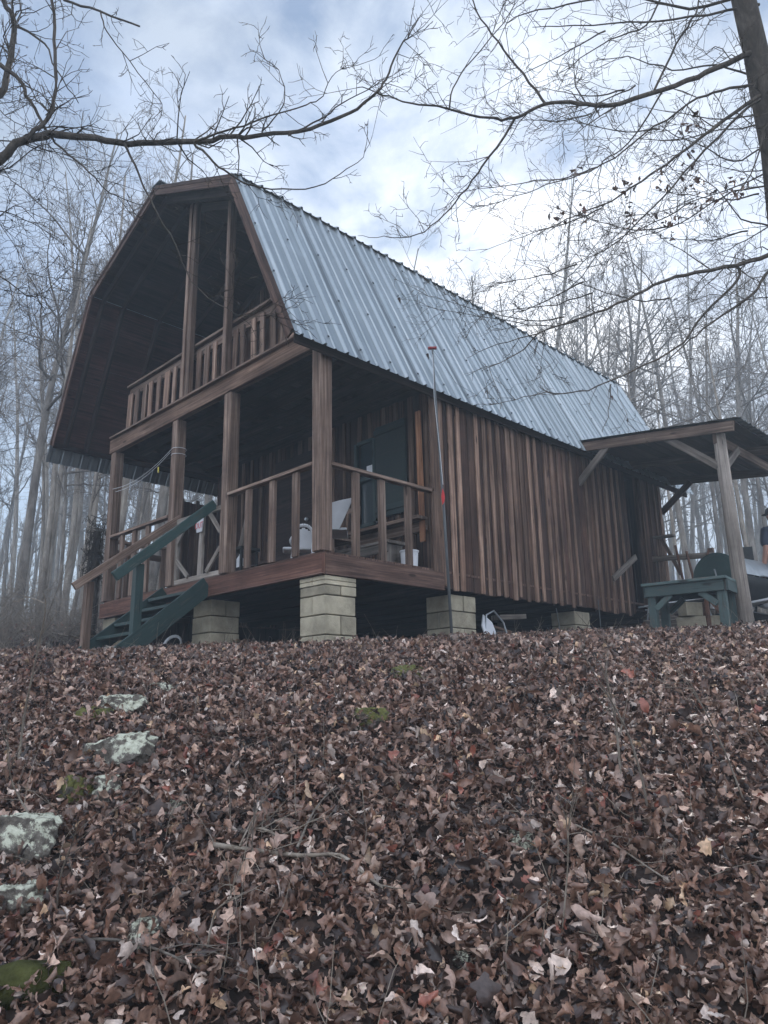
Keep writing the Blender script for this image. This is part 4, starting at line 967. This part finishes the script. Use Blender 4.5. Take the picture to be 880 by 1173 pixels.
# ---------------- foreground overhanging trees
def smooth_path(pts,n=4):
    P_=[np.array(p,float) for p in pts]; out=[]
    for i in range(len(P_)-1):
        p0=P_[max(i-1,0)];p1=P_[i];p2=P_[i+1];p3=P_[min(i+2,len(P_)-1)]
        for k in range(n):
            t=k/n; out.append(.5*((2*p1)+(-p0+p2)*t+(2*p0-5*p1+4*p2-p3)*t*t+(-p0+3*p1-3*p2+p3)*t**3))
    out.append(P_[-1]); return out
def limb(store,px,d0,d1,r0,r1,side=1.0,sl=.5,maxl=3,droop=0.0,wig=.005):
    n=len(px); pts=[]
    for i,(x,y) in enumerate(px):
        f=i/(n-1); pts.append(np.array(at(x,y,d0+(d1-d0)*f)))
    pts=smooth_path(pts); L=np.linalg.norm(np.diff(pts,axis=0),axis=1).sum()
    for i in range(1,len(pts)-1): pts[i]=pts[i]+rng.normal(0,wig,3)
    k=len(pts); rad=[.78*(r0+(r1-r0)*(i/(k-1))**.7) for i in range(k)]
    store.append((pts,rad,0,7 if r0>.02 else 5))
    nb=int(L*6.5*side)
    for j in range(nb):
        t=random.uniform(.08,1); f=t*(k-1); i0=min(int(f),k-2); q=pts[i0]; dd=pts[i0+1]-pts[i0]; dd/=np.linalg.norm(dd)+1e-9
        perp=rng.normal(0,1,3); perp-=perp.dot(dd)*dd; perp/=np.linalg.norm(perp); a=random.uniform(.5,1.1)
        nd=dd*math.cos(a)+perp*math.sin(a); nd[2]+=random.uniform(-.1,.35)-droop
        grow(store,q,nd,sl*random.uniform(.35,1.1),max(.003,min(rad[i0]*.45,.007)),1,maxl,.03-droop*.3,.3,.9,.62,.0022)
lt=thing('overhanging_tree',(1.0,-2.9,hgt(1.0,-2.9)),'near tree standing outside the left edge, its bare limbs reaching over the cabin roof','tree')
def world(store,name,mat,par):
    o=flush(store,name,mat); o.parent=par; o.matrix_parent_inverse=Matrix.Translation(par.location).inverted(); return o
D=5.2
tb0=at(-130,230,D+.1); base=Vector((tb0.x-.1,tb0.y-.1,hgt(tb0.x-.1,tb0.y-.1)-.3)); lt.location=base
s1=[([np.array(base),np.array(base.lerp(tb0,.35))+[.04,0,0],np.array(base.lerp(tb0,.7)),np.array(tb0),np.array(at(-110,100,D+.2)),np.array(at(-60,-60,D+.3)),np.array(at(-40,-260,D+.4))],[.16,.14,.125,.115,.09,.07,.03],0,10)]
world(s1,'trunk',M_barkf,lt)
s1=[]
limb(s1,[(-130,235),(-60,225),(0,182),(25,162),(60,155),(110,158),(145,164),(220,163),(262,157),(300,155),(355,147),(400,130),(430,108),(442,90),(455,60),(470,38),(480,20)],D,D+.2,.05,.004,1.4,.45)
limb(s1,[(-110,100),(-40,60),(0,75),(22,92),(35,115),(52,145),(65,165),(95,190),(125,220),(165,235)],D+.2,D,.03,.003,.9,.4)
limb(s1,[(30,160),(50,140),(62,115),(63,60),(60,0),(55,-60)],D,D+.3,.022,.012,1.2,.5)
limb(s1,[(-110,100),(-40,112),(0,108),(10,75),(17,30),(5,0),(-10,-60)],D+.2,D+.5,.04,.02,1.2,.5)
limb(s1,[(18,30),(50,50),(65,80),(90,118)],D+.3,D+.1,.014,.004,1.0,.4)
limb(s1,[(55,-40),(75,0),(115,12),(160,30)],D+.3,D,.016,.008,.9,.35)
limb(s1,[(115,12),(120,30),(140,60),(175,105),(186,125),(170,160)],D+.1,D,.008,.002,1.2,.35)
limb(s1,[(142,164),(160,200),(175,235),(200,280),(220,320),(260,355),(290,362),(330,358)],D,D-.5,.012,.002,1.3,.4,droop=.15)
limb(s1,[(222,163),(245,185),(270,205),(300,215),(350,217),(390,200),(415,180),(425,160)],D,D+.1,.013,.002,1.2,.35)
limb(s1,[(220,163),(260,150),(300,135),(350,120),(370,110),(385,82),(410,72)],D,D+.1,.012,.002,1.3,.35)
limb(s1,[(300,150),(325,120),(320,80),(288,58)],D+.1,D,.008,.002,1.0,.3)
limb(s1,[(272,157),(274,180),(272,205)],D,D,.008,.004,.6,.2)
limb(s1,[(330,155),(370,135),(400,115),(440,95),(470,108)],D,D,.01,.002,1.2,.3)
for k in range(9):
    x0=random.uniform(-60,30); y0=random.uniform(-40,330); limb(s1,[(x0-80,y0+random.uniform(-40,60)),(x0,y0),(x0+45,y0+random.uniform(-30,40)),(x0+95,y0+random.uniform(-50,70))],D+1.2,D+1.0,.012,.002,1.3,.5)
world(s1,'limbs',M_barkf,lt)
D=6.0
rt=thing('overhanging_tree',(0,0,0),'dark leaning tree at the top right corner with long bare limbs over the roof','tree')
q1=at(930,560,D+.3); base=Vector((q1.x+.15,q1.y+.15,hgt(q1.x+.15,q1.y+.15)-.3)); rt.location=base
s1=[([np.array(base),np.array(at(925,620,D+.3)),np.array(at(905,330,D+.1)),np.array(at(887,170,D)),np.array(at(875,110,D)),np.array(at(866,60,D)),np.array(at(852,0,D)),np.array(at(835,-80,D)),np.array(at(815,-260,D+.3))],[.18,.15,.115,.1,.096,.092,.088,.082,.06],0,12)]
world(s1,'trunk',M_barkf,rt)
Z=lambda L:[(440+x/2,y/2) for x,y in L]; s1=[]
limb(s1,Z([(860,110),(830,125),(740,165),(640,205),(510,240),(430,232),(370,238),(300,270),(240,270),(150,250),(60,235),(0,215),(-60,200)]),D,D-.6,.036,.004,1.0,.5)
limb(s1,Z([(370,238),(320,170),(260,95),(215,30),(200,-20)]),D-.2,D-.1,.015,.006,1.1,.5)
limb(s1,Z([(300,270),(240,360),(190,430),(140,490),(75,540),(0,543),(-60,540)]),D-.3,D-.6,.014,.002,1.1,.45)
limb(s1,Z([(880,215),(850,225),(760,290),(680,350),(610,400),(520,460),(420,500),(340,545)]),D,D-.5,.026,.003,1.2,.5)
limb(s1,Z([(880,190),(790,205),(720,225),(620,290),(500,380),(400,415),(300,450),(190,485)]),D,D-.4,.018,.002,1.2,.5)
limb(s1,Z([(640,205),(560,330),(500,370),(495,460),(530,520)]),D-.1,D-.2,.011,.002,1.0,.4)
limb(s1,Z([(620,205),(670,100),(715,30),(722,-20)]),D-.1,D,.013,.008,1.0,.5)
limb(s1,Z([(880,225),(850,235),(740,340),(640,450),(540,550),(470,590),(420,610)]),D,D-.5,.02,.002,1.2,.5)
limb(s1,[(925,275),(880,293),(843,303),(786,315),(749,326),(708,348),(659,366),(618,381),(594,405),(553,424)],D+.1,D-.6,.03,.003,1.0,.5)
limb(s1,[(843,303),(845,320),(806,360),(782,393),(741,418),(696,438),(655,450),(618,450),(581,461),(540,465)],D,D-.6,.018,.002,.7,.4)
limb(s1,[(915,290),(880,311),(863,336),(823,364),(790,389),(765,414)],D,D-.2,.022,.005,1.0,.45)
limb(s1,[(700,440),(698,471),(690,495)],D-.3,D-.3,.006,.003,.7,.25)
limb(s1,[(618,382),(570,395),(535,410)],D-.5,D-.6,.007,.002,1,.25)
limb(s1,Z([(860,10),(700,40),(560,50),(400,60),(340,62)]),D,D-.3,.016,.003,1.2,.5)
limb(s1,Z([(850,-20),(700,20),(560,-10),(420,10),(300,40),(260,100)]),D+.2,D-.2,.02,.003,1.3,.5)
limb(s1,Z([(640,-20),(600,60),(520,90),(430,150),(400,210)]),D+.3,D,.013,.003,1.2,.45)
limb(s1,Z([(870,180),(760,150),(660,160),(560,130),(480,140)]),D+.3,D+.1,.014,.003,1.2,.45)
limb(s1,Z([(880,330),(800,370),(740,340),(650,300),(600,240)]),D+.4,D+.2,.012,.003,1.2,.45)
limb(s1,Z([(900,420),(800,440),(700,500),(600,540),(520,560)]),D+.3,D+.1,.012,.003,1.2,.5)
limb(s1,Z([(900,520),(820,500),(760,430),(700,400)]),D+.3,D+.1,.012,.003,1.2,.5)
limb(s1,[(900,120),(880,140),(860,200),(830,240)],D-.2,D-.3,.014,.004,1.2,.45)
limb(s1,Z([(150,250),(160,200),(200,140),(290,30),(300,-10)]),D-.5,D-.3,.009,.004,1.2,.4)
for k in range(24):
    x0=random.uniform(600,900); y0=random.uniform(-20,400); L=random.uniform(60,150); sy=random.uniform(-.5,.7)
    limb(s1,[(x0+40,y0-sy*20-10),(x0,y0),(x0-L*.5,y0+sy*L*.4),(x0-L,y0+sy*L*.9)],D+random.uniform(.2,1.5),D+random.uniform(.2,1.2),.011,.002,1.4,.5)
limbs=world(s1,'limbs',M_barkf,rt)
# dry leaf clusters still hanging on that tree
pts=[]
for x,y,n in ((790,145,9),(765,255,14),(725,250,16),(790,220,10),(812,230,12),(718,217,10),(835,222,10),(758,217,8),(637,248,6),(670,245,6),(850,220,8),(665,207,5),(786,178,8)):
    for k in range(n): q=at(x+random.gauss(0,7),y+random.gauss(0,8),D-.25+random.gauss(0,.08)); pts.append((q.x,q.y,q.z))
pts=np.array(pts); o=litter('dead_leaves',pts,rng.uniform(.045,.075,len(pts)),np.zeros(len(pts)),'dark dry leaves still clinging to the right hand limbs',1.5,TL,.45)
o.parent=rt; o.matrix_parent_inverse=Matrix.Translation(rt.location).inverted()
# ------------------------------------------------------------------ rocks, log, sticks, saplings
def rock(px,py,w,d,h,mat,label,rz=0,name='rock'):
    q=gp(px,py); import bmesh
    bm=bmesh.new(); bmesh.ops.create_icosphere(bm,subdivisions=5,radius=1)
    sd=random.uniform(0,99)
    PL=[(Vector((random.gauss(0,1),random.gauss(0,1),random.gauss(0,.8))).normalized(),random.uniform(.55,.85)) for _ in range(11)]+[(Vector((random.uniform(-.2,.2),random.uniform(-.2,.2),1)).normalized(),.62)]
    for v in bm.verts:
        c=v.co.copy()
        for nn,of in PL:
            q_=c.dot(nn)-of
            if q_>0: c-=nn*q_
        n=mnoise.fractal(c*1.1+Vector((sd,0,0)),1.0,2.1,4); c*=1+.20*n+.06*mnoise.noise(c*6+Vector((sd,0,1))); 
        v.co=Vector((c.x*w/2,c.y*d/2,c.z*h))
        v.co.x+=.02*mnoise.noise(c*5); v.co.z+=.012*mnoise.noise(c*6+Vector((sd,3,3)))
    me=bpy.data.meshes.new(name); bm.to_mesh(me); bm.free(); me.materials.append(mat); me.shade_smooth()
    o=bpy.data.objects.new(name,me); C.objects.link(o); o.location=q+Vector((0,0,.02)); o.rotation_euler=(random.uniform(-.2,.2),random.uniform(-.2,.2),rz); tag(o,label,'rock','rocks showing through the leaf litter'); return o
rock(140,818,.26,.2,.12,M_rock,'pale green lichen rock nearest the steps, on the left slope',.8)
rock(108,830,.22,.2,.08,M_moss,'low mossy stone beside the pale rock nearest the steps',.8)
rock(136,872,.36,.22,.12,M_rock,'long grey and pale green rock on the left slope',.75)
rock(122,912,.15,.14,.09,M_rock,'small pale lichen rock with moss next to it on the left slope',.7)
rock(92,916,.17,.13,.09,M_moss,'small moss covered rock left of the pale lichen rock',.7)
rock(20,975,.34,.3,.15,M_rock,'large lichen covered boulder at the left edge of the photo',.6)
rock(12,1048,.22,.18,.09,M_rock,'grey rock below the boulder at the left edge',.6)
rock(202,935,.09,.09,.05,M_rock,'small greenish stone in the leaves above the fallen branch',.6)
rock(170,1088,.09,.12,.08,M_rock,'upright grey stone with a pale lichen patch near the bottom left',.5)
rock(422,834,.2,.14,.10,M_moss,'mossy yellow green stone high on the middle of the slope',.8)
rock(470,778,.3,.2,.08,M_moss,'mossy patch of stone just below the side wall',.8)
rock(186,795,.2,.16,.07,M_rock,'brown stone just below the green steps',.8)
rock(600,972,.10,.09,.04,M_rock,'small flat tan stone in the middle right of the slope',.6)
rock(530,1112,.035,.05,.03,M_rock,'tiny pale green stone near the bottom centre',.6)
rp=[]
for o_ in [o for o in bpy.data.objects if o.name.startswith('rock')]:
    for k in range(13):
        a_=random.uniform(0,6.28); rr2=random.uniform(.3,1.15)*max(o_.dimensions.x,o_.dimensions.y)*.5; x_=o_.location.x+rr2*math.cos(a_); y_=o_.location.y+rr2*math.sin(a_); rp.append((x_,y_,hgt(x_,y_)+(.035 if rr2>.07 else .06)))
rp=np.array(rp); litter('leaf_litter',rp,rng.uniform(.04,.075,len(rp)),rng.uniform(0,.02,len(rp)),'dead leaves caught on and around the rocks',T=TL)

m=[]; a=gp(-40,1160);b=gp(82,1128); m.append(([np.array(a)+[0,0,.01],np.array(a.lerp(b,.5))+[0,0,.03],np.array(b)+[0,0,.01]],[.07,.06,.045],0,12)); o=flush(m,'mossy_log',M_moslog); tag(o,'short moss covered log at the bottom left corner','log')
def stick(name,px,r0,r1,label,lift=.04,cat='branch',sub=True,mat=M_stick,group='fallen branches on the leaves'):
    s=[]; pts=[np.array(gp(x,y))+[0,0,lift+random.uniform(0,.03)] for x,y in px]; pts=smooth_path(pts,3); s.append((pts,[r0+(r1-r0)*i/(len(pts)-1) for i in range(len(pts))],0,6))
    if sub:
        for k in range(5):
            i=random.randint(2,len(pts)-2); d=pts[i+1]-pts[i-1]; d/=np.linalg.norm(d); nd=d+rng.normal(0,.5,3); nd[2]=abs(nd[2])*.6
            grow(s,pts[i],nd,random.uniform(.1,.3),r0*.4,1,2,.1,.2,.5,.5,.0015)
    o=flush(s,name,mat); tag(o,label,cat,group); return o
stick('fallen_branch',[(245,985),(290,992),(345,998),(390,1005),(420,1025),(440,1045)],.009,.004,'long pale fallen branch across the leaves left of the centre')
stick('fallen_branch',[(0,716),(50,728),(100,738),(135,752)],.02,.01,'grey fallen branch on the crest left of the steps')
stick('fallen_branch',[(80,1102),(130,1103),(180,1120),(240,1143)],.005,.003,'thin curved fallen twig near the bottom left')
stick('fallen_branch',[(340,1000),(360,955),(385,920)],.005,.002,'thin twig forking up from the long pale branch',.06)
stick('fallen_branch',[(660,960),(700,985),(740,1010),(770,1040)],.004,.002,'thin pale twig lying on the right slope')
stick('fallen_branch',[(275,968),(300,974),(325,982)],.007,.004,'short pale stick just above the long fallen branch')
def sapling(px,py,pts2,r,label,mat=M_stick):
    q=gp(px,py); dep=float((np.array(q)-CAM)@VIEW); s=[]
    P_=[np.array(q)-[0,0,.04]]+[np.array(at(x,y,dep-.05*i)) for i,(x,y) in enumerate(pts2)]; P_=smooth_path(P_,4)
    s.append((P_,[r*(1-.75*i/(len(P_)-1)) for i in range(len(P_))],0,5)); k=len(P_)
    for j in range(7):
        i=random.randint(k//3,k-2); d=P_[i+1]-P_[i]; d/=np.linalg.norm(d)+1e-9; nd=d+rng.normal(0,.55,3); grow(s,P_[i],nd,random.uniform(.08,.3),r*.4,1,2,.2,.18,.5,.5,.0012)
    o=flush(s,'sapling',mat); tag(o,label,'sapling','thin bare saplings on the slope')
sapling(712,915,[(708,850),(700,800),(690,765)],.006,'tall pale sapling stem on the right of the slope')
sapling(745,940,[(735,890),(715,830),(680,770),(665,745)],.005,'long leaning sapling stem beside the tall pale one')
sapling(20,880,[(28,820),(40,760),(52,700),(50,680)],.006,'thin bare sapling standing at the left edge')
sapling(65,1055,[(68,1010),(85,960),(90,940)],.004,'small forked sapling near the left boulder')
sapling(285,1010,[(290,950),(292,900)],.003,'short thin stem beside the long fallen branch')
sapling(232,1105,[(245,1050),(262,1030),(270,1000)],.004,'thin stem curving up near the bottom left')
sapling(640,1080,[(650,1000),(652,940),(660,905)],.003,'thin upright stem at the middle right of the slope')
sapling(860,930,[(830,860),(800,800),(785,770)],.004,'thin slanting stem near the right edge')
sapling(40,745,[(60,690),(75,650),(88,600)],.008,'bare sapling on the crest left of the porch')
sapling(55,950,[(15,900),(10,850)],.005,'crooked grey stem beside the left boulder')
# thin upright grass stems and twiglets across the slope
st_=[]
sc_p=scatter(520,1.6,9,1.4)
for i in range(len(sc_p)):
    p_=sc_p[i]; L=random.uniform(.08,.35); d=np.array([random.gauss(0,.35),random.gauss(0,.35),1.]) if random.random()<.5 else np.array([random.gauss(0,1),random.gauss(0,1),.25]); d/=np.linalg.norm(d)
    pts=[p_+[0,0,.01]]
    for k in range(4): d=d+rng.normal(0,.12,3); d/=np.linalg.norm(d); pts.append(pts[-1]+d*L/4)
    st_.append((pts,random.uniform(.0012,.0028),.0008,3))
o=flush(st_,'twiglets',M_stick); o['kind']='stuff'; o['label']='scattered thin twigs and stems among the leaves'
# ------------------------------------------------------------------ haze
HZ=True
if HZ:
    bpy.ops.mesh.primitive_cube_add(size=1); o=bpy.context.object; o.name='haze'; o.scale=(226,226,40); o.location=(1,-1,-10+20-.0); 
    o['kind']='stuff'; o['label']='pale bluish haze in the woods, also mimicking lens veil'
    m=bpy.data.materials.new('haze'); m.use_nodes=True; nt=m.node_tree; nt.nodes.clear(); out=nt.nodes.new('ShaderNodeOutputMaterial'); v=nt.nodes.new('ShaderNodeVolumePrincipled')
    v.inputs['Color'].default_value=(.74,.88,1,1); v.inputs['Density'].default_value=.0062; v.inputs['Anisotropy'].default_value=.1; nt.links.new(v.outputs[0],out.inputs['Volume']); o.data.materials.append(m)  # density and blue tint also stand in for lens veil over the cabin
# ------------------------------------------------------------------ sky, sun, camera
SD=Vector(ray(585,300)); el=math.asin(SD.z); az=math.atan2(SD.x,SD.y)
w=bpy.data.worlds.new('World'); S.world=w; w.use_nodes=True; nt=w.node_tree; L=nt.links; bg=nt.nodes['Background']; bg.inputs[1].default_value=.1
sky=N(nt,'ShaderNodeTexSky'); sky.sky_type='NISHITA'; sky.sun_disc=False; sky.sun_elevation=el; sky.sun_rotation=az; sky.air_density=1.2; sky.dust_density=1.5
tc=N(nt,'ShaderNodeTexCoord').outputs['Generated']
mp=N(nt,'ShaderNodeMapping'); mp.inputs['Scale'].default_value=(1,1,1.7); mp.inputs['Rotation'].default_value=(.3,.4,0); L.new(tc,mp.inputs[0])
n1=noisetex(nt,mp.outputs[0],2.5,9,.58,dist=.5); n2=noisetex(nt,mp.outputs[0],5.5,7,.6,dist=.2)
cov=ramp(nt,n1,[(.36,(0,0,0)),(.62,(1,1,1))])
shade=ramp(nt,n2,[(.38,(.55,.9,1.6)),(.62,(2.55,2.8,3.25))])
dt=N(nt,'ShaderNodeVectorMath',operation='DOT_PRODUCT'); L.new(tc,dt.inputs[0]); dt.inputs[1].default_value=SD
gl=ramp(nt,dt.outputs['Value'],[(.35,(5.6,5.05,4.5)),(.62,(1.0,1.0,1.0)),(.78,(.56,.61,.68)),(.92,(.84,.86,.89)),(1.0,(1.45,1.42,1.38))])  # unseen sky behind camera brightened and warmed to light cabin front and leaves
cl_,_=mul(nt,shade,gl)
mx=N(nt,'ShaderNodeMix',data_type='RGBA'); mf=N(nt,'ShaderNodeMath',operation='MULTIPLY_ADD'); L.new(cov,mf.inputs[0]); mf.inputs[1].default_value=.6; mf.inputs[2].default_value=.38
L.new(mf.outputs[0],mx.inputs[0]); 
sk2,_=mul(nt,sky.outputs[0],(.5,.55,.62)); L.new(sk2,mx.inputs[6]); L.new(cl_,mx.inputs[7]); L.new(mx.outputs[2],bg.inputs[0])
sl=bpy.data.lights.new('sun','SUN'); sl.energy=2.6; sl.angle=math.radians(11); sl.color=(1,.96,.9); so=bpy.data.objects.new('sun',sl); C.objects.link(so); so.rotation_euler=SD.to_track_quat('Z','Y').to_euler()
cd=bpy.data.cameras.new('camera'); co=bpy.data.objects.new('camera',cd); C.objects.link(co); co.matrix_world=Matrix.Translation(CAM)@Matrix(R.tolist()).to_4x4()
cd.sensor_fit='HORIZONTAL'; cd.sensor_width=36; cd.lens=36*876/880; cd.clip_start=.05; cd.clip_end=600; S.camera=co
S.view_settings.view_transform='Standard'; S.view_settings.look='None'; S.view_settings.exposure=1.5; S.view_settings.gamma=1
